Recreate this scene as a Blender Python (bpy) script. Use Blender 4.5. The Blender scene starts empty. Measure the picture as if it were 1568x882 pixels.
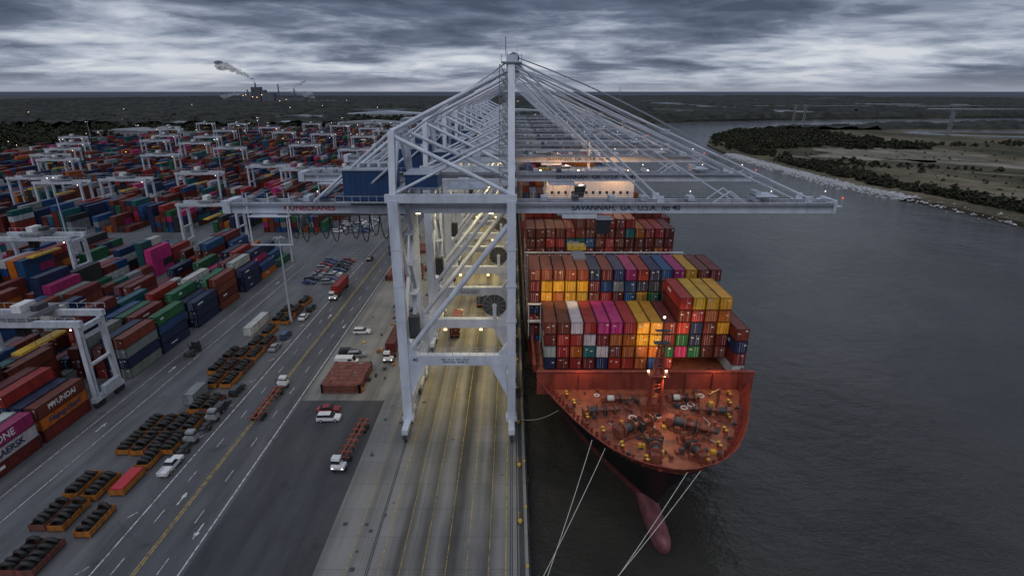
import bpy, math, random
import numpy as np
from mathutils import Vector, Matrix, noise
random.seed(7)
R=random.random
U=random.uniform
scene=bpy.context.scene
D=bpy.data
# ------------------------------------------------------------------ materials
def new_mat(name):
    m=D.materials.new(name); m.use_nodes=True
    nt=m.node_tree; b=nt.nodes['Principled BSDF']
    return m,nt,b
def N(nt,t,**kw):
    n=nt.nodes.new(t)
    for k,v in kw.items():
        setattr(n,k,v)
    return n
def noise_fac(nt,scale,detail=4,vec=None,rough=.6):
    n=N(nt,'ShaderNodeTexNoise'); n.inputs['Scale'].default_value=scale; n.inputs['Detail'].default_value=detail
    n.inputs['Roughness'].default_value=rough
    if vec: nt.links.new(vec,n.inputs['Vector'])
    return n.outputs['Fac']
def pos(nt,scale=None):
    g=N(nt,'ShaderNodeNewGeometry')
    if not scale: return g.outputs['Position']
    m=N(nt,'ShaderNodeMapping'); m.inputs['Scale'].default_value=scale
    nt.links.new(g.outputs['Position'],m.inputs['Vector']); return m.outputs['Vector']
def ramp(nt,fac,stops):
    r=N(nt,'ShaderNodeValToRGB'); e=r.color_ramp.elements
    while len(e)<len(stops): e.new(.5)
    for i,(p,c) in enumerate(stops):
        e[i].position=p; e[i].color=(c[0],c[1],c[2],1) if len(c)>2 else (c[0],)*3+(1,)
    nt.links.new(fac,r.inputs['Fac']); return r.outputs['Color']
def g3(v): return (v,v,v)
def mix(nt,mode,f,a,b):
    m=N(nt,'ShaderNodeMix',data_type='RGBA',blend_type=mode)
    if isinstance(f,(int,float)): m.inputs[0].default_value=f
    else: nt.links.new(f,m.inputs[0])
    for i,s in ((6,a),(7,b)):
        if isinstance(s,tuple): m.inputs[i].default_value=(s+(1,))[:4]
        else: nt.links.new(s,m.inputs[i])
    return m.outputs[2]
def math_(nt,op,a,b=None):
    m=N(nt,'ShaderNodeMath',operation=op)
    for i,s in ((0,a),(1,b)):
        if s is None: continue
        if isinstance(s,(int,float)): m.inputs[i].default_value=s
        else: nt.links.new(s,m.inputs[i])
    return m.outputs[0]
def bump(nt,b,h,strength,dist=.1):
    n=N(nt,'ShaderNodeBump'); n.inputs['Strength'].default_value=strength; n.inputs['Distance'].default_value=dist
    nt.links.new(h,n.inputs['Height']); nt.links.new(n.outputs['Normal'],b.inputs['Normal'])
def paint(name,col,rough=.45,grime=.35,scale=.6,metal=0):
    m,nt,b=new_mat(name)
    f=noise_fac(nt,scale,6,pos(nt,(1,1,.35)))
    c=ramp(nt,f,[(.3,tuple(x*(1-grime) for x in col)),(.62,col)])
    nt.links.new(c,b.inputs['Base Color']); b.inputs['Roughness'].default_value=rough; b.inputs['Metallic'].default_value=metal
    return m
def emis(name,col,s):
    m,nt,b=new_mat(name); b.inputs['Base Color'].default_value=(*col,1)
    b.inputs['Emission Color'].default_value=(*col,1); b.inputs['Emission Strength'].default_value=s
    return m
M={}
M['white']=paint('crane_paint',(.52,.56,.65),.4,.3,.35)
M['white2']=paint('white_paint',(.62,.62,.62),.35,.2,1)
M['rtgw']=paint('gantry_paint',(.46,.49,.55),.45,.35,.8)
M['dark']=paint('dark_steel',(.045,.045,.05),.55,.4,1)
M['black']=paint('black_rubber',(.015,.015,.016),.8,.3,2)
M['tyre']=paint('tyre_rubber',(.012,.012,.013),.6,.3,2)
M['blue']=paint('blue_panel',(.012,.045,.13),.4,.3,.8)
M['roof']=paint('roof_light',(.36,.40,.47),.5,.25,.8)
M['orange']=paint('orange_bin',(.36,.13,.02),.55,.5,1.2)
M['rust']=paint('rust_red',(.17,.055,.04),.65,.5,.8)
M['shipred']=paint('ship_red',(.24,.045,.03),.5,.5,.5)
M['gear']=paint('deck_gear',(.24,.07,.04),.55,.6,1.2)
M['yellow']=paint('yellow_paint',(.55,.34,.03),.5,.35,1.5)
M['glass']=paint('window_glass',(.02,.025,.03),.08,.2,1)
M['greyc']=paint('grey_building',(.20,.21,.23),.7,.35,.05)
M['mill']=paint('mill_cladding',(.09,.10,.125),.8,.3,.03)
M['rope']=paint('mooring_rope',(.55,.55,.5),.8,.2,1)
M['red']=paint('red_lettering',(.4,.02,.03),.5,.2,1)
M['navy']=paint('blue_lettering',(.015,.03,.09),.5,.2,1)
M['lamp']=emis('lamp_white',(1,.93,.8),7)
M['lampw']=emis('lamp_warm',(1,.62,.25),10)
M['tail']=emis('lamp_red',(1,.05,.02),2)
M['winlit']=emis('lit_window',(1,.75,.4),4)
M['bark']=paint('bark',(.07,.055,.04),.9,.3,1)
def asphalt(name,c1,c2):
    m,nt,b=new_mat(name)
    a=noise_fac(nt,.035,6,pos(nt)); s=noise_fac(nt,.35,6,pos(nt,(1,.12,1))); f=noise_fac(nt,9,3,pos(nt))
    c=ramp(nt,a,[(.32,c1),(.68,c2)])
    c=mix(nt,'MULTIPLY',.9,c,ramp(nt,s,[(.3,g3(.5)),(.6,g3(1.1))]))
    c=mix(nt,'MULTIPLY',.5,c,ramp(nt,f,[(.3,g3(.7)),(.7,g3(1.25))]))
    v=N(nt,'ShaderNodeTexVoronoi',feature='DISTANCE_TO_EDGE'); v.inputs['Scale'].default_value=.09
    nt.links.new(pos(nt,(1,.55,1)),v.inputs['Vector'])
    c=mix(nt,'MULTIPLY',.3,c,ramp(nt,v.outputs['Distance'],[(0,g3(.4)),(.006,g3(1))]))
    st=noise_fac(nt,.22,3,pos(nt)); c=mix(nt,'MULTIPLY',.6,c,ramp(nt,st,[(.62,g3(1)),(.72,g3(.45))]))
    nt.links.new(c,b.inputs['Base Color'])
    nt.links.new(ramp(nt,a,[(.3,g3(.55)),(.7,g3(.85))]),b.inputs['Roughness'])
    bump(nt,b,f,.3,.02); return m
M['asphalt']=asphalt('asphalt_apron',(.031,.033,.038),(.052,.054,.060))
M['yard']=asphalt('asphalt_yard',(.065,.068,.075),(.12,.122,.13))
M['road']=asphalt('asphalt_road',(.060,.063,.07),(.088,.09,.097))
# concrete
m,nt,b=new_mat('quay_concrete')
a=noise_fac(nt,.05,7,pos(nt)); s=noise_fac(nt,.42,5,pos(nt,(1,.03,1)),.55)
f=noise_fac(nt,5,5,pos(nt))
c=ramp(nt,a,[(.3,(.15,.15,.145)),(.7,(.25,.245,.23))])
c=mix(nt,'MULTIPLY',.6,c,ramp(nt,s,[(.34,g3(.4)),(.56,g3(1.05))]))
c=mix(nt,'MULTIPLY',.5,c,ramp(nt,f,[(.3,g3(.7)),(.7,g3(1.15))]))
g=N(nt,'ShaderNodeNewGeometry'); sx=N(nt,'ShaderNodeSeparateXYZ'); nt.links.new(g.outputs['Position'],sx.inputs[0])
wob=math_(nt,'MULTIPLY',math_(nt,'SUBTRACT',noise_fac(nt,.06,3,pos(nt)),.5),2.0)
xm=math_(nt,'DIVIDE',math_(nt,'ADD',math_(nt,'ADD',sx.outputs[0],wob),21),21)
lane=ramp(nt,xm,[(0,g3(1)),(.13,g3(1)),(.20,g3(.35)),(.27,g3(.9)),(.37,g3(.4)),(.46,g3(1)),(.54,g3(.18)),(.60,g3(.16)),(.68,g3(1)),(.76,g3(.9)),(.83,g3(.15)),(.9,g3(.9)),(1,g3(1))])
ln=ramp(nt,noise_fac(nt,.16,4,pos(nt,(1,.18,1))),[(.3,g3(.5)),(.55,g3(1))])
c=mix(nt,'MULTIPLY',math_(nt,'MULTIPLY',ln,.95),c,lane)
br=N(nt,'ShaderNodeTexBrick'); br.offset=0; br.inputs['Scale'].default_value=1; br.inputs['Brick Width'].default_value=7.4; br.inputs['Row Height'].default_value=6.1
br.inputs['Mortar Size'].default_value=.05; br.inputs['Color1'].default_value=(1,1,1,1); br.inputs['Color2'].default_value=(.88,.88,.88,1); br.inputs['Mortar'].default_value=(.5,.5,.5,1)
nt.links.new(pos(nt),br.inputs['Vector'])
c=mix(nt,'MULTIPLY',.8,c,br.outputs['Color'])
nt.links.new(c,b.inputs['Base Color']); b.inputs['Roughness'].default_value=.75; bump(nt,b,f,.2,.02); M['concrete']=m
def linemat(name,col):
    m,nt,b=new_mat(name); f=noise_fac(nt,1.3,6,pos(nt)); c=ramp(nt,f,[(.38,tuple(x*.3 for x in col)),(.55,col)])
    nt.links.new(c,b.inputs['Base Color']); b.inputs['Roughness'].default_value=.7; return m
M['lw']=linemat('line_white',(.55,.55,.55)); M['ly']=linemat('line_yellow',(.42,.29,.06))
# container
m,nt,b=new_mat('container_paint')
at=N(nt,'ShaderNodeAttribute'); at.attribute_name='Col'
g=N(nt,'ShaderNodeNewGeometry'); sx=N(nt,'ShaderNodeSeparateXYZ'); nt.links.new(g.outputs['Position'],sx.inputs[0])
sn=N(nt,'ShaderNodeSeparateXYZ'); nt.links.new(g.outputs['True Normal'],sn.inputs[0])
wy=math_(nt,'SINE',math_(nt,'MULTIPLY',sx.outputs[1],2*math.pi/.42))
wx=math_(nt,'MULTIPLY',math_(nt,'SINE',math_(nt,'MULTIPLY',sx.outputs[0],2*math.pi/.6)),math_(nt,'ABSOLUTE',sn.outputs[1]))
h=math_(nt,'ADD',wy,wx)
gr=noise_fac(nt,.55,6,pos(nt,(1,1,.5))); gr2=noise_fac(nt,3.5,4,pos(nt,(1,1,.25)))
c=mix(nt,'MULTIPLY',.75,at.outputs['Color'],ramp(nt,gr,[(.3,g3(.5)),(.6,g3(1.05))]))
c=mix(nt,'MULTIPLY',.35,c,ramp(nt,gr2,[(.3,g3(.55)),(.6,g3(1.1))]))
up=math_(nt,'MAXIMUM',sn.outputs[2],0.0)
c=mix(nt,'MIX',math_(nt,'MULTIPLY',up,math_(nt,'MULTIPLY',gr,.32)),c,(.11,.10,.095))
c=mix(nt,'MULTIPLY',.5,c,ramp(nt,math_(nt,'ADD',math_(nt,'MULTIPLY',h,.5),.5),[(0,g3(.6)),(.6,g3(1.1))]))
nt.links.new(c,b.inputs['Base Color']); b.inputs['Roughness'].default_value=.55
b.inputs['Specular IOR Level'].default_value=.35
bump(nt,b,h,.5,.03); M['cont']=m
# hull
m,nt,b=new_mat('ship_hull')
g=N(nt,'ShaderNodeNewGeometry'); sx=N(nt,'ShaderNodeSeparateXYZ'); nt.links.new(g.outputs['Position'],sx.inputs[0])
zz=math_(nt,'DIVIDE',math_(nt,'ADD',sx.outputs[2],10),30)
c=ramp(nt,zz,[(0,(.16,.04,.045)),(.265,(.16,.04,.045)),(.27,(.012,.012,.015)),(.715,(.014,.012,.014)),(.72,(.20,.035,.024)),(1,(.25,.042,.03))])
c=mix(nt,'MULTIPLY',.8,c,ramp(nt,noise_fac(nt,.5,7,pos(nt,(1,1,.25))),[(.3,g3(.45)),(.62,g3(1.1))]))
nt.links.new(c,b.inputs['Base Color']); b.inputs['Roughness'].default_value=.42; M['hull']=m
# deck
m,nt,b=new_mat('ship_deck')
c=ramp(nt,noise_fac(nt,.7,8,pos(nt),.68),[(.34,(.05,.024,.02)),(.46,(.19,.055,.03)),(.58,(.27,.075,.038)),(.7,(.20,.085,.055))])
nt.links.new(c,b.inputs['Base Color']); b.inputs['Roughness'].default_value=.5; M['deck']=m
m,nt,b=new_mat('bulb_paint')
c=ramp(nt,noise_fac(nt,.8,7,pos(nt,(1,.4,1))),[(.3,(.08,.03,.035)),(.6,(.20,.065,.075))])
nt.links.new(c,b.inputs['Base Color']); b.inputs['Roughness'].default_value=.6; M['bulb']=m
# water
m,nt,b=new_mat('river_water')
b.inputs['Roughness'].default_value=.12; b.inputs['IOR'].default_value=1.33
h1=noise_fac(nt,.22,5,pos(nt,(.8,1,1)),.65); h2=noise_fac(nt,.035,3,pos(nt)); h3=noise_fac(nt,1.0,3,pos(nt,(.6,1.1,1)))
gu=ramp(nt,noise_fac(nt,.012,4,pos(nt,(1,.6,1))),[(.35,g3(.35)),(.62,g3(1.2))])
h=math_(nt,'ADD',math_(nt,'MULTIPLY',math_(nt,'ADD',h1,math_(nt,'MULTIPLY',h3,.3)),gu),math_(nt,'MULTIPLY',h2,1.5))
bump(nt,b,h,.75,1.0)
nt.links.new(ramp(nt,h2,[(.35,(.026,.025,.022)),(.65,(.040,.038,.033))]),b.inputs['Base Color'])
M['water']=m
m,nt,b=new_mat('channel_water'); b.inputs['Base Color'].default_value=(.03,.033,.035,1); b.inputs['Roughness'].default_value=.2; b.inputs['IOR'].default_value=1.33
bump(nt,b,noise_fac(nt,.15,4,pos(nt)),.45,1.0); M['calm']=m
def land(name,stops,sc,haze):
    m,nt,b=new_mat(name)
    v=pos(nt,(1,.6,1))
    f=noise_fac(nt,sc,8,v,.62); c=ramp(nt,f,stops)
    c=mix(nt,'MULTIPLY',.7,c,ramp(nt,noise_fac(nt,.05,6,pos(nt),.7),[(.34,g3(.3)),(.6,g3(1.2))]))
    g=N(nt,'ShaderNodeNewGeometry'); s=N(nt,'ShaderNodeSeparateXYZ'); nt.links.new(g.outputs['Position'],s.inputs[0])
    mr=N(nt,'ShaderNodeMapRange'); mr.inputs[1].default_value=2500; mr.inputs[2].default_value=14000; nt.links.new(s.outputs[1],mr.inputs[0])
    c=mix(nt,'MIX',mr.outputs[0],c,haze)  # distance haze painted into the land colour: bluish grey as y grows
    nt.links.new(c,b.inputs['Base Color']); b.inputs['Roughness'].default_value=.95
    b.inputs['Specular IOR Level'].default_value=.1; return m
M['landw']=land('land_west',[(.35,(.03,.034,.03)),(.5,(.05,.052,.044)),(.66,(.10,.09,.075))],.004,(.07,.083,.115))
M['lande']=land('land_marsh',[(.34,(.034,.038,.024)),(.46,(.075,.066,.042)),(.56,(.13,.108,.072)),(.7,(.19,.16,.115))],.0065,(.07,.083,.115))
def foliage(name,c1,c2,sc=.25):
    m,nt,b=new_mat(name); c=ramp(nt,noise_fac(nt,sc,5,pos(nt)),[(.35,c1),(.65,c2)])
    nt.links.new(c,b.inputs['Base Color']); b.inputs['Roughness'].default_value=.9; b.inputs['Specular IOR Level'].default_value=.1; return m
M['leaf']=foliage('foliage',(.020,.025,.017),(.062,.060,.038))
M['canopy']=foliage('forest_canopy',(.018,.022,.021),(.05,.052,.044),.03)
M['rock']=foliage('riprap_rock',(.17,.17,.175),(.50,.51,.53),.8)
M['rockb']=foliage('riprap_base',(.07,.07,.07),(.16,.16,.16),.8)
# ------------------------------------------------------------------ mesh builder
class MB:
    def __init__(s): s.v=[];s.f=[];s.m=[];s.c=[];s.sm=[];s.mats=[];s.T=None
    def mi(s,mat):
        if mat not in s.mats: s.mats.append(mat)
        return s.mats.index(mat)
    def add(s,vs,fs,mat,col=(1,1,1),smooth=False):
        o=len(s.v); 
        if s.T: vs=[tuple(s.T@Vector(p)) for p in vs]
        s.v+=vs; k=s.mi(mat)
        for f in fs: s.f.append(tuple(i+o for i in f)); s.m.append(k); s.c+=[*col,1.0]; s.sm.append(smooth)
    def bx(s,x0,x1,y0,y1,z0,z1,mat,col=(1,1,1)):
        s.add([(x0,y0,z0),(x1,y0,z0),(x1,y1,z0),(x0,y1,z0),(x0,y0,z1),(x1,y0,z1),(x1,y1,z1),(x0,y1,z1)],
          [(0,3,2,1),(4,5,6,7),(0,1,5,4),(1,2,6,5),(2,3,7,6),(3,0,4,7)],mat,col)
    def fr(s,b,t,mat):
        s.add([(b[0],b[2],b[4]),(b[1],b[2],b[4]),(b[1],b[3],b[4]),(b[0],b[3],b[4]),(t[0],t[2],t[4]),(t[1],t[2],t[4]),(t[1],t[3],t[4]),(t[0],t[3],t[4])],
          [(0,3,2,1),(4,5,6,7),(0,1,5,4),(1,2,6,5),(2,3,7,6),(3,0,4,7)],mat)
    def ex(s,prof,y0,y1,mat):
        n=len(prof); s.add([(p[0],y0,p[1]) for p in prof]+[(p[0],y1,p[1]) for p in prof],
          [tuple(range(n)),tuple(range(2*n-1,n-1,-1))]+[(i,i+n,(i+1)%n+n,(i+1)%n) for i in range(n)],mat)
    def _fr(s,a,b):
        a=Vector(a);b=Vector(b);d=(b-a).normalized(); up=Vector((0,0,1)) if abs(d.z)<.95 else Vector((0,1,0))
        u=d.cross(up).normalized(); w=u.cross(d).normalized(); return a,b,u,w
    def bm(s,a,b,w,h,mat):
        a,b,u,v=s._fr(a,b); u=u*w/2; v=v*h/2
        s.add([tuple(p) for p in (a-u-v,a+u-v,a+u+v,a-u+v,b-u-v,b+u-v,b+u+v,b-u+v)],
          [(0,3,2,1),(4,5,6,7),(0,1,5,4),(1,2,6,5),(2,3,7,6),(3,0,4,7)],mat)
    def cy(s,a,b,r,mat,n=8,r2=None):
        if r2 is None:r2=r
        a,b,u,v=s._fr(a,b); A=[];B=[]
        for i in range(n):
            t=2*math.pi*i/n; d=u*math.cos(t)+v*math.sin(t); A.append(tuple(a+d*r)); B.append(tuple(b+d*r2))
        s.add(A+B,[(i,(i+1)%n,(i+1)%n+n,i+n) for i in range(n)],mat,smooth=n>6)
        s.add(A+B,[tuple(range(n-1,-1,-1)),tuple(range(n,2*n))],mat)
    def pl(s,pts,r,mat,n=4):
        for a,b in zip(pts,pts[1:]): s.cy(a,b,r,mat,n)
    def to(s,c,ax,R0,r,mat,n=14,k=6):
        a,b,u,v=s._fr(c,Vector(c)+Vector(ax)); d=(b-a).normalized(); V=[];F=[]
        for i in range(n):
            t=2*math.pi*i/n; e=u*math.cos(t)+v*math.sin(t)
            for j in range(k):
                q=2*math.pi*j/k; V.append(tuple(a+e*(R0+r*math.cos(q))+d*r*math.sin(q)))
        for i in range(n):
            for j in range(k): F.append((i*k+j,((i+1)%n)*k+j,((i+1)%n)*k+(j+1)%k,i*k+(j+1)%k))
        s.add(V,F,mat,smooth=True)
    def sp(s,c,r,mat,n=6,sc=(1,1,1)):
        V=[];F=[]
        for i in range(n+1):
            p=math.pi*i/n
            for j in range(n*2):
                q=math.pi*j/n; V.append((c[0]+r*sc[0]*math.sin(p)*math.cos(q),c[1]+r*sc[1]*math.sin(p)*math.sin(q),c[2]+r*sc[2]*math.cos(p)))
        w=n*2
        for i in range(n):
            for j in range(w): F.append((i*w+j,(i+1)*w+j,(i+1)*w+(j+1)%w,i*w+(j+1)%w))
        s.add(V,F,mat,smooth=True)
    def mesh(s,name):
        me=D.meshes.new(name); me.from_pydata(s.v,[],s.f)
        for k in s.mats: me.materials.append(M[k])
        me.polygons.foreach_set('material_index',s.m); me.polygons.foreach_set('use_smooth',s.sm)
        a=me.attributes.new('Col','FLOAT_COLOR','FACE'); a.data.foreach_set('color',s.c); me.update(); return me
    def ob(s,name,parent=None,loc=(0,0,0),rz=0): return obj(name,s.mesh(name),parent,loc,rz)
def obj(name,data,parent=None,loc=(0,0,0),rz=0):
    o=D.objects.new(name,data); scene.collection.objects.link(o); o.location=loc; o.rotation_euler[2]=rz
    if parent: o.parent=parent
    return o
def text(s,name,body,size,loc,rot,mat,parent=None,ax='CENTER'):
    c=D.curves.new(name,'FONT'); c.body=body; c.size=size; c.extrude=.01; c.align_x=ax; c.align_y='CENTER'; c.offset=.018*size
    c.materials.append(M[mat]); o=obj(name,c,parent,loc); o.rotation_euler=rot; return o
# ------------------------------------------------------------------ world, sun, camera
w=D.worlds.new('World'); scene.world=w; w.use_nodes=True; nt=w.node_tree; nt.nodes.clear()
out=N(nt,'ShaderNodeOutputWorld'); bg=N(nt,'ShaderNodeBackground'); nt.links.new(bg.outputs[0],out.inputs[0])
tc=N(nt,'ShaderNodeTexCoord'); sp=N(nt,'ShaderNodeSeparateXYZ'); nt.links.new(tc.outputs['Generated'],sp.inputs[0])
z=math_(nt,'MAXIMUM',sp.outputs[2],0.0); zz=math_(nt,'ADD',z,.12)
cv=N(nt,'ShaderNodeCombineXYZ')
nt.links.new(math_(nt,'DIVIDE',sp.outputs[0],zz),cv.inputs[0]); nt.links.new(math_(nt,'MULTIPLY',math_(nt,'DIVIDE',sp.outputs[1],zz),1.25),cv.inputs[1])
wv=N(nt,'ShaderNodeTexNoise'); wv.inputs['Scale'].default_value=.8; wv.inputs['Detail'].default_value=4; nt.links.new(cv.outputs[0],wv.inputs['Vector'])
cvw=mix(nt,'LINEAR_LIGHT',.4,cv.outputs[0],wv.outputs['Color'])
n1=noise_fac(nt,.5,7,cvw,.5); n2=noise_fac(nt,1.8,9,cvw,.6)
bias=ramp(nt,z,[(0,g3(.56)),(.03,g3(.66)),(.07,g3(.60)),(.092,g3(.34)),(.15,g3(.16)),(.3,g3(.55)),(1,g3(.68))])
f=math_(nt,'ADD',math_(nt,'MULTIPLY',math_(nt,'SUBTRACT',n1,.5),2.6),bias)
f=math_(nt,'ADD',f,math_(nt,'MULTIPLY',math_(nt,'SUBTRACT',n2,.5),1.3))
col=ramp(nt,f,[(.05,(.060,.080,.13)),(.34,(.13,.16,.235)),(.54,(.27,.315,.41)),(.76,(.48,.525,.62)),(1,(.70,.73,.79))])
hz=ramp(nt,z,[(0,g3(.8)),(.008,g3(.5)),(.03,g3(0))])
col=mix(nt,'MIX',hz,col,(.38,.40,.48))
ov=ramp(nt,z,[(.2,g3(1)),(.6,g3(1.4))])
col=mix(nt,'MULTIPLY',1,col,ov)
sky=N(nt,'ShaderNodeTexSky',sky_type='NISHITA'); sky.sun_disc=False; sky.sun_elevation=math.radians(40); sky.sun_rotation=math.radians(195)
skm=mix(nt,'MULTIPLY',1,sky.outputs[0],(.06,.06,.06))
col=mix(nt,'MIX',.06,col,skm)
nt.links.new(col,bg.inputs[0]); bg.inputs[1].default_value=.95
sl=D.lights.new('sun','SUN'); sl.energy=.55; sl.angle=math.radians(25); sl.color=(1,.97,.94)
so=obj('sun',sl); so.rotation_euler=(math.radians(50),0,math.radians(-15))
cam=D.cameras.new('camera'); co=obj('camera',cam,None,(0,0,65)); co.rotation_euler=(math.radians(70.3),0,0)
cam.lens=19.29; cam.sensor_width=36; cam.clip_end=200000; cam.clip_start=.5; scene.camera=co
scene.view_settings.view_transform='Standard'; scene.view_settings.look='None'; scene.view_settings.exposure=0
def lamp(kind,name,loc,energy,col,parent=None,size=1,tgt=None,spot=60):
    l=D.lights.new(name,kind); l.energy=energy; l.color=col
    if kind=='AREA': l.size=size
    elif kind=='SPOT': l.spot_size=math.radians(spot); l.spot_blend=.6; l.shadow_soft_size=size
    else: l.shadow_soft_size=size
    o=obj(name,l,parent,loc)
    if tgt is not None: o.rotation_euler=(Vector(tgt)-Vector(loc)).to_track_quat('-Z','Y').to_euler()
    return o
# ------------------------------------------------------------------ land and water
def sheet(name,pts,z,mat,skirt=0):
    b=MB(); n=len(pts); b.add([(x,y,z) for x,y in pts],[tuple(range(n))],mat)
    if skirt:
        b.add([(x,y,z) for x,y in pts]+[(x,y,z-skirt) for x,y in pts],[(i,(i+1)%n,(i+1)%n+n,i+n) for i in range(n)],mat)
    return b.ob(name)
FAR=90000
sheet('river_water',[(-FAR,-2000),(FAR,-2000),(FAR,FAR),(-FAR,FAR)],-4,'water')
west=[(2.4,-1500),(2.4,950),(60,1070),(150,1190),(270,1300),(430,1390),(700,1480),(1100,1560),(1700,1640),(4000,1900),(FAR,3200),(FAR,FAR),(-FAR,FAR),(-FAR,-1500)]
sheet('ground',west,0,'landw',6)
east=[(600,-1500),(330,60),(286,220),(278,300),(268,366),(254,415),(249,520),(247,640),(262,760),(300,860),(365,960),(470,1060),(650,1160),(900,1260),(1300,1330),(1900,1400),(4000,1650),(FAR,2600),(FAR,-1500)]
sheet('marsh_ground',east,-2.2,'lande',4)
def blobsheet(name,cx,cy,rx,ry,z,mat,seed,n=60,rot=0):
    pts=[]
    for i in range(n):
        t=2*math.pi*i/n; r=1+.5*noise.noise(Vector((math.cos(t)*2.2+seed,math.sin(t)*2.2,seed)))+.2*noise.noise(Vector((math.cos(t)*6+seed,math.sin(t)*6,seed)))
        a,b2=rx*r*math.cos(t),ry*r*math.sin(t); pts.append((cx+a*math.cos(rot)-b2*math.sin(rot),cy+a*math.sin(rot)+b2*math.cos(rot)))
    return sheet(name,pts,z,mat)
RIB=[]
def ribbon(name,pts,w,z,mat,keep=True):
    P2=[]
    for k in range(len(pts)-1):
        p0=Vector(pts[max(0,k-1)]);p1=Vector(pts[k]);p2=Vector(pts[k+1]);p3=Vector(pts[min(len(pts)-1,k+2)])
        for j in range(6):
            t=j/6; P2.append(tuple(.5*((2*p1)+(p2-p0)*t+(2*p0-5*p1+4*p2-p3)*t*t+(3*p1-p0-3*p2+p3)*t**3)))
    P2.append(pts[-1]); L=[];Rr=[]
    for i,(x,y) in enumerate(P2):
        a=P2[max(0,i-1)];c=P2[min(len(P2)-1,i+1)]; dx,dy=c[0]-a[0],c[1]-a[1]; l=math.hypot(dx,dy); ww=w*(1+.7*noise.noise(Vector((x*.01,y*.01,1))))/2
        L.append((x-dy/l*ww,y+dx/l*ww,z)); Rr.append((x+dy/l*ww,y-dx/l*ww,z))
    if keep: RIB.append((P2,w*.62))
    n=len(P2); b=MB(); b.add(L+Rr,[(i,i+n,i+n+1,i+1) for i in range(n-1)],mat); return b.ob(name)
def wet(x,y,extra=0):
    for P2,w in RIB:
        for px,py in P2:
            if abs(px-x)<w+extra+35 and abs(py-y)<w*1.5+extra+60 and math.hypot((px-x),(py-y)*.75)<w+extra+12: return True
    return False
ribbon('channel_water',[(1600,800),(1150,830),(960,850),(800,880),(705,930),(700,985),(790,1010),(900,990),(1050,1010),(1250,985),(1600,1010)],46,-1.9,'calm')
ribbon('channel_water',[(560,2050),(700,1850),(860,1760),(960,1900),(920,2300),(890,2900),(860,3600),(700,4300)],110,.3,'calm')
ribbon('channel_water',[(760,3700),(1500,3300),(2400,3000),(3600,2900)],170,.3,'calm')
ribbon('channel_water',[(1100,2500),(1700,2250),(2600,2200),(3600,2000)],90,.3,'calm')
blobsheet('channel_water',-480,2150,160,130,.3,'calm',8); RIB.append(([(-560,2130),(-480,2150),(-400,2150)],120))
m,nt,b=new_mat('sandy_field'); c=ramp(nt,noise_fac(nt,.025,8,pos(nt,(1,.5,1)),.7),[(.36,(.06,.055,.037)),(.5,(.12,.105,.075)),(.66,(.24,.215,.17))]); nt.links.new(c,b.inputs['Base Color']); b.inputs['Roughness'].default_value=.95; M['sand']=m
blobsheet('sandy_field',430,640,85,75,-2.0,'sand',12,rot=.5)
blobsheet('sandy_field',540,500,150,32,-2.0,'sand',14,rot=-.5)
blobsheet('sandy_field',760,640,150,40,-2.0,'sand',19,rot=-.1)
ribbon('sandy_track',[(300,660),(320,590),(380,510),(470,440),(600,380),(760,330)],9,-1.95,'sand',False)
ribbon('sandy_track',[(300,380),(420,350),(600,290),(760,240)],5,-1.95,'sand',False)
# riprap bank
bank=[(286,220),(278,300),(268,366),(254,415),(249,520),(247,640)]
b=MB()
for (x0,y0),(x1,y1) in zip(bank[2:],bank[3:]):
    b.add([(x0-9,y0,-4.1),(x1-9,y1,-4.1),(x1-3,y1,-2.2),(x0-3,y0,-2.2),(x1+4,y1,-2.0),(x0+4,y0,-2.0),(x1+9,y1,-2.3),(x0+9,y0,-2.3)],[(0,3,2,1),(3,5,4,2),(5,7,6,4)],'rockb')
for (x0,y0),(x1,y1) in zip(bank,bank[1:]):
    L=math.hypot(x1-x0,y1-y0)
    dens=1.2 if y0<360 else 12
    for i in range(int(L*dens)):
        t=R(); o=max(-11,min(11,random.gauss(0,4.6))); x=x0+(x1-x0)*t+o; y=y0+(y1-y0)*t; zc=-4.0+min(1.9,(o+9)*.3)-(.0 if o<6 else (o-6)*.1); r=U(.5,1.5)
        if y0<360: zc=-4+(o+12)*.08
        V=[(x+r*U(.7,1.2)*sx_,y+r*U(.7,1.2)*sy_,zc+r*U(.4,.9)*sz_) for sx_,sy_,sz_ in ((1,0,0),(0,1,0),(-1,0,0),(0,-1,0),(0,0,1),(0,0,-1))]
        b.add(V,[(0,1,4),(1,2,4),(2,3,4),(3,0,4),(1,0,5),(2,1,5),(3,2,5),(0,3,5)],'rock')
b.ob('riprap_bank')
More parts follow.
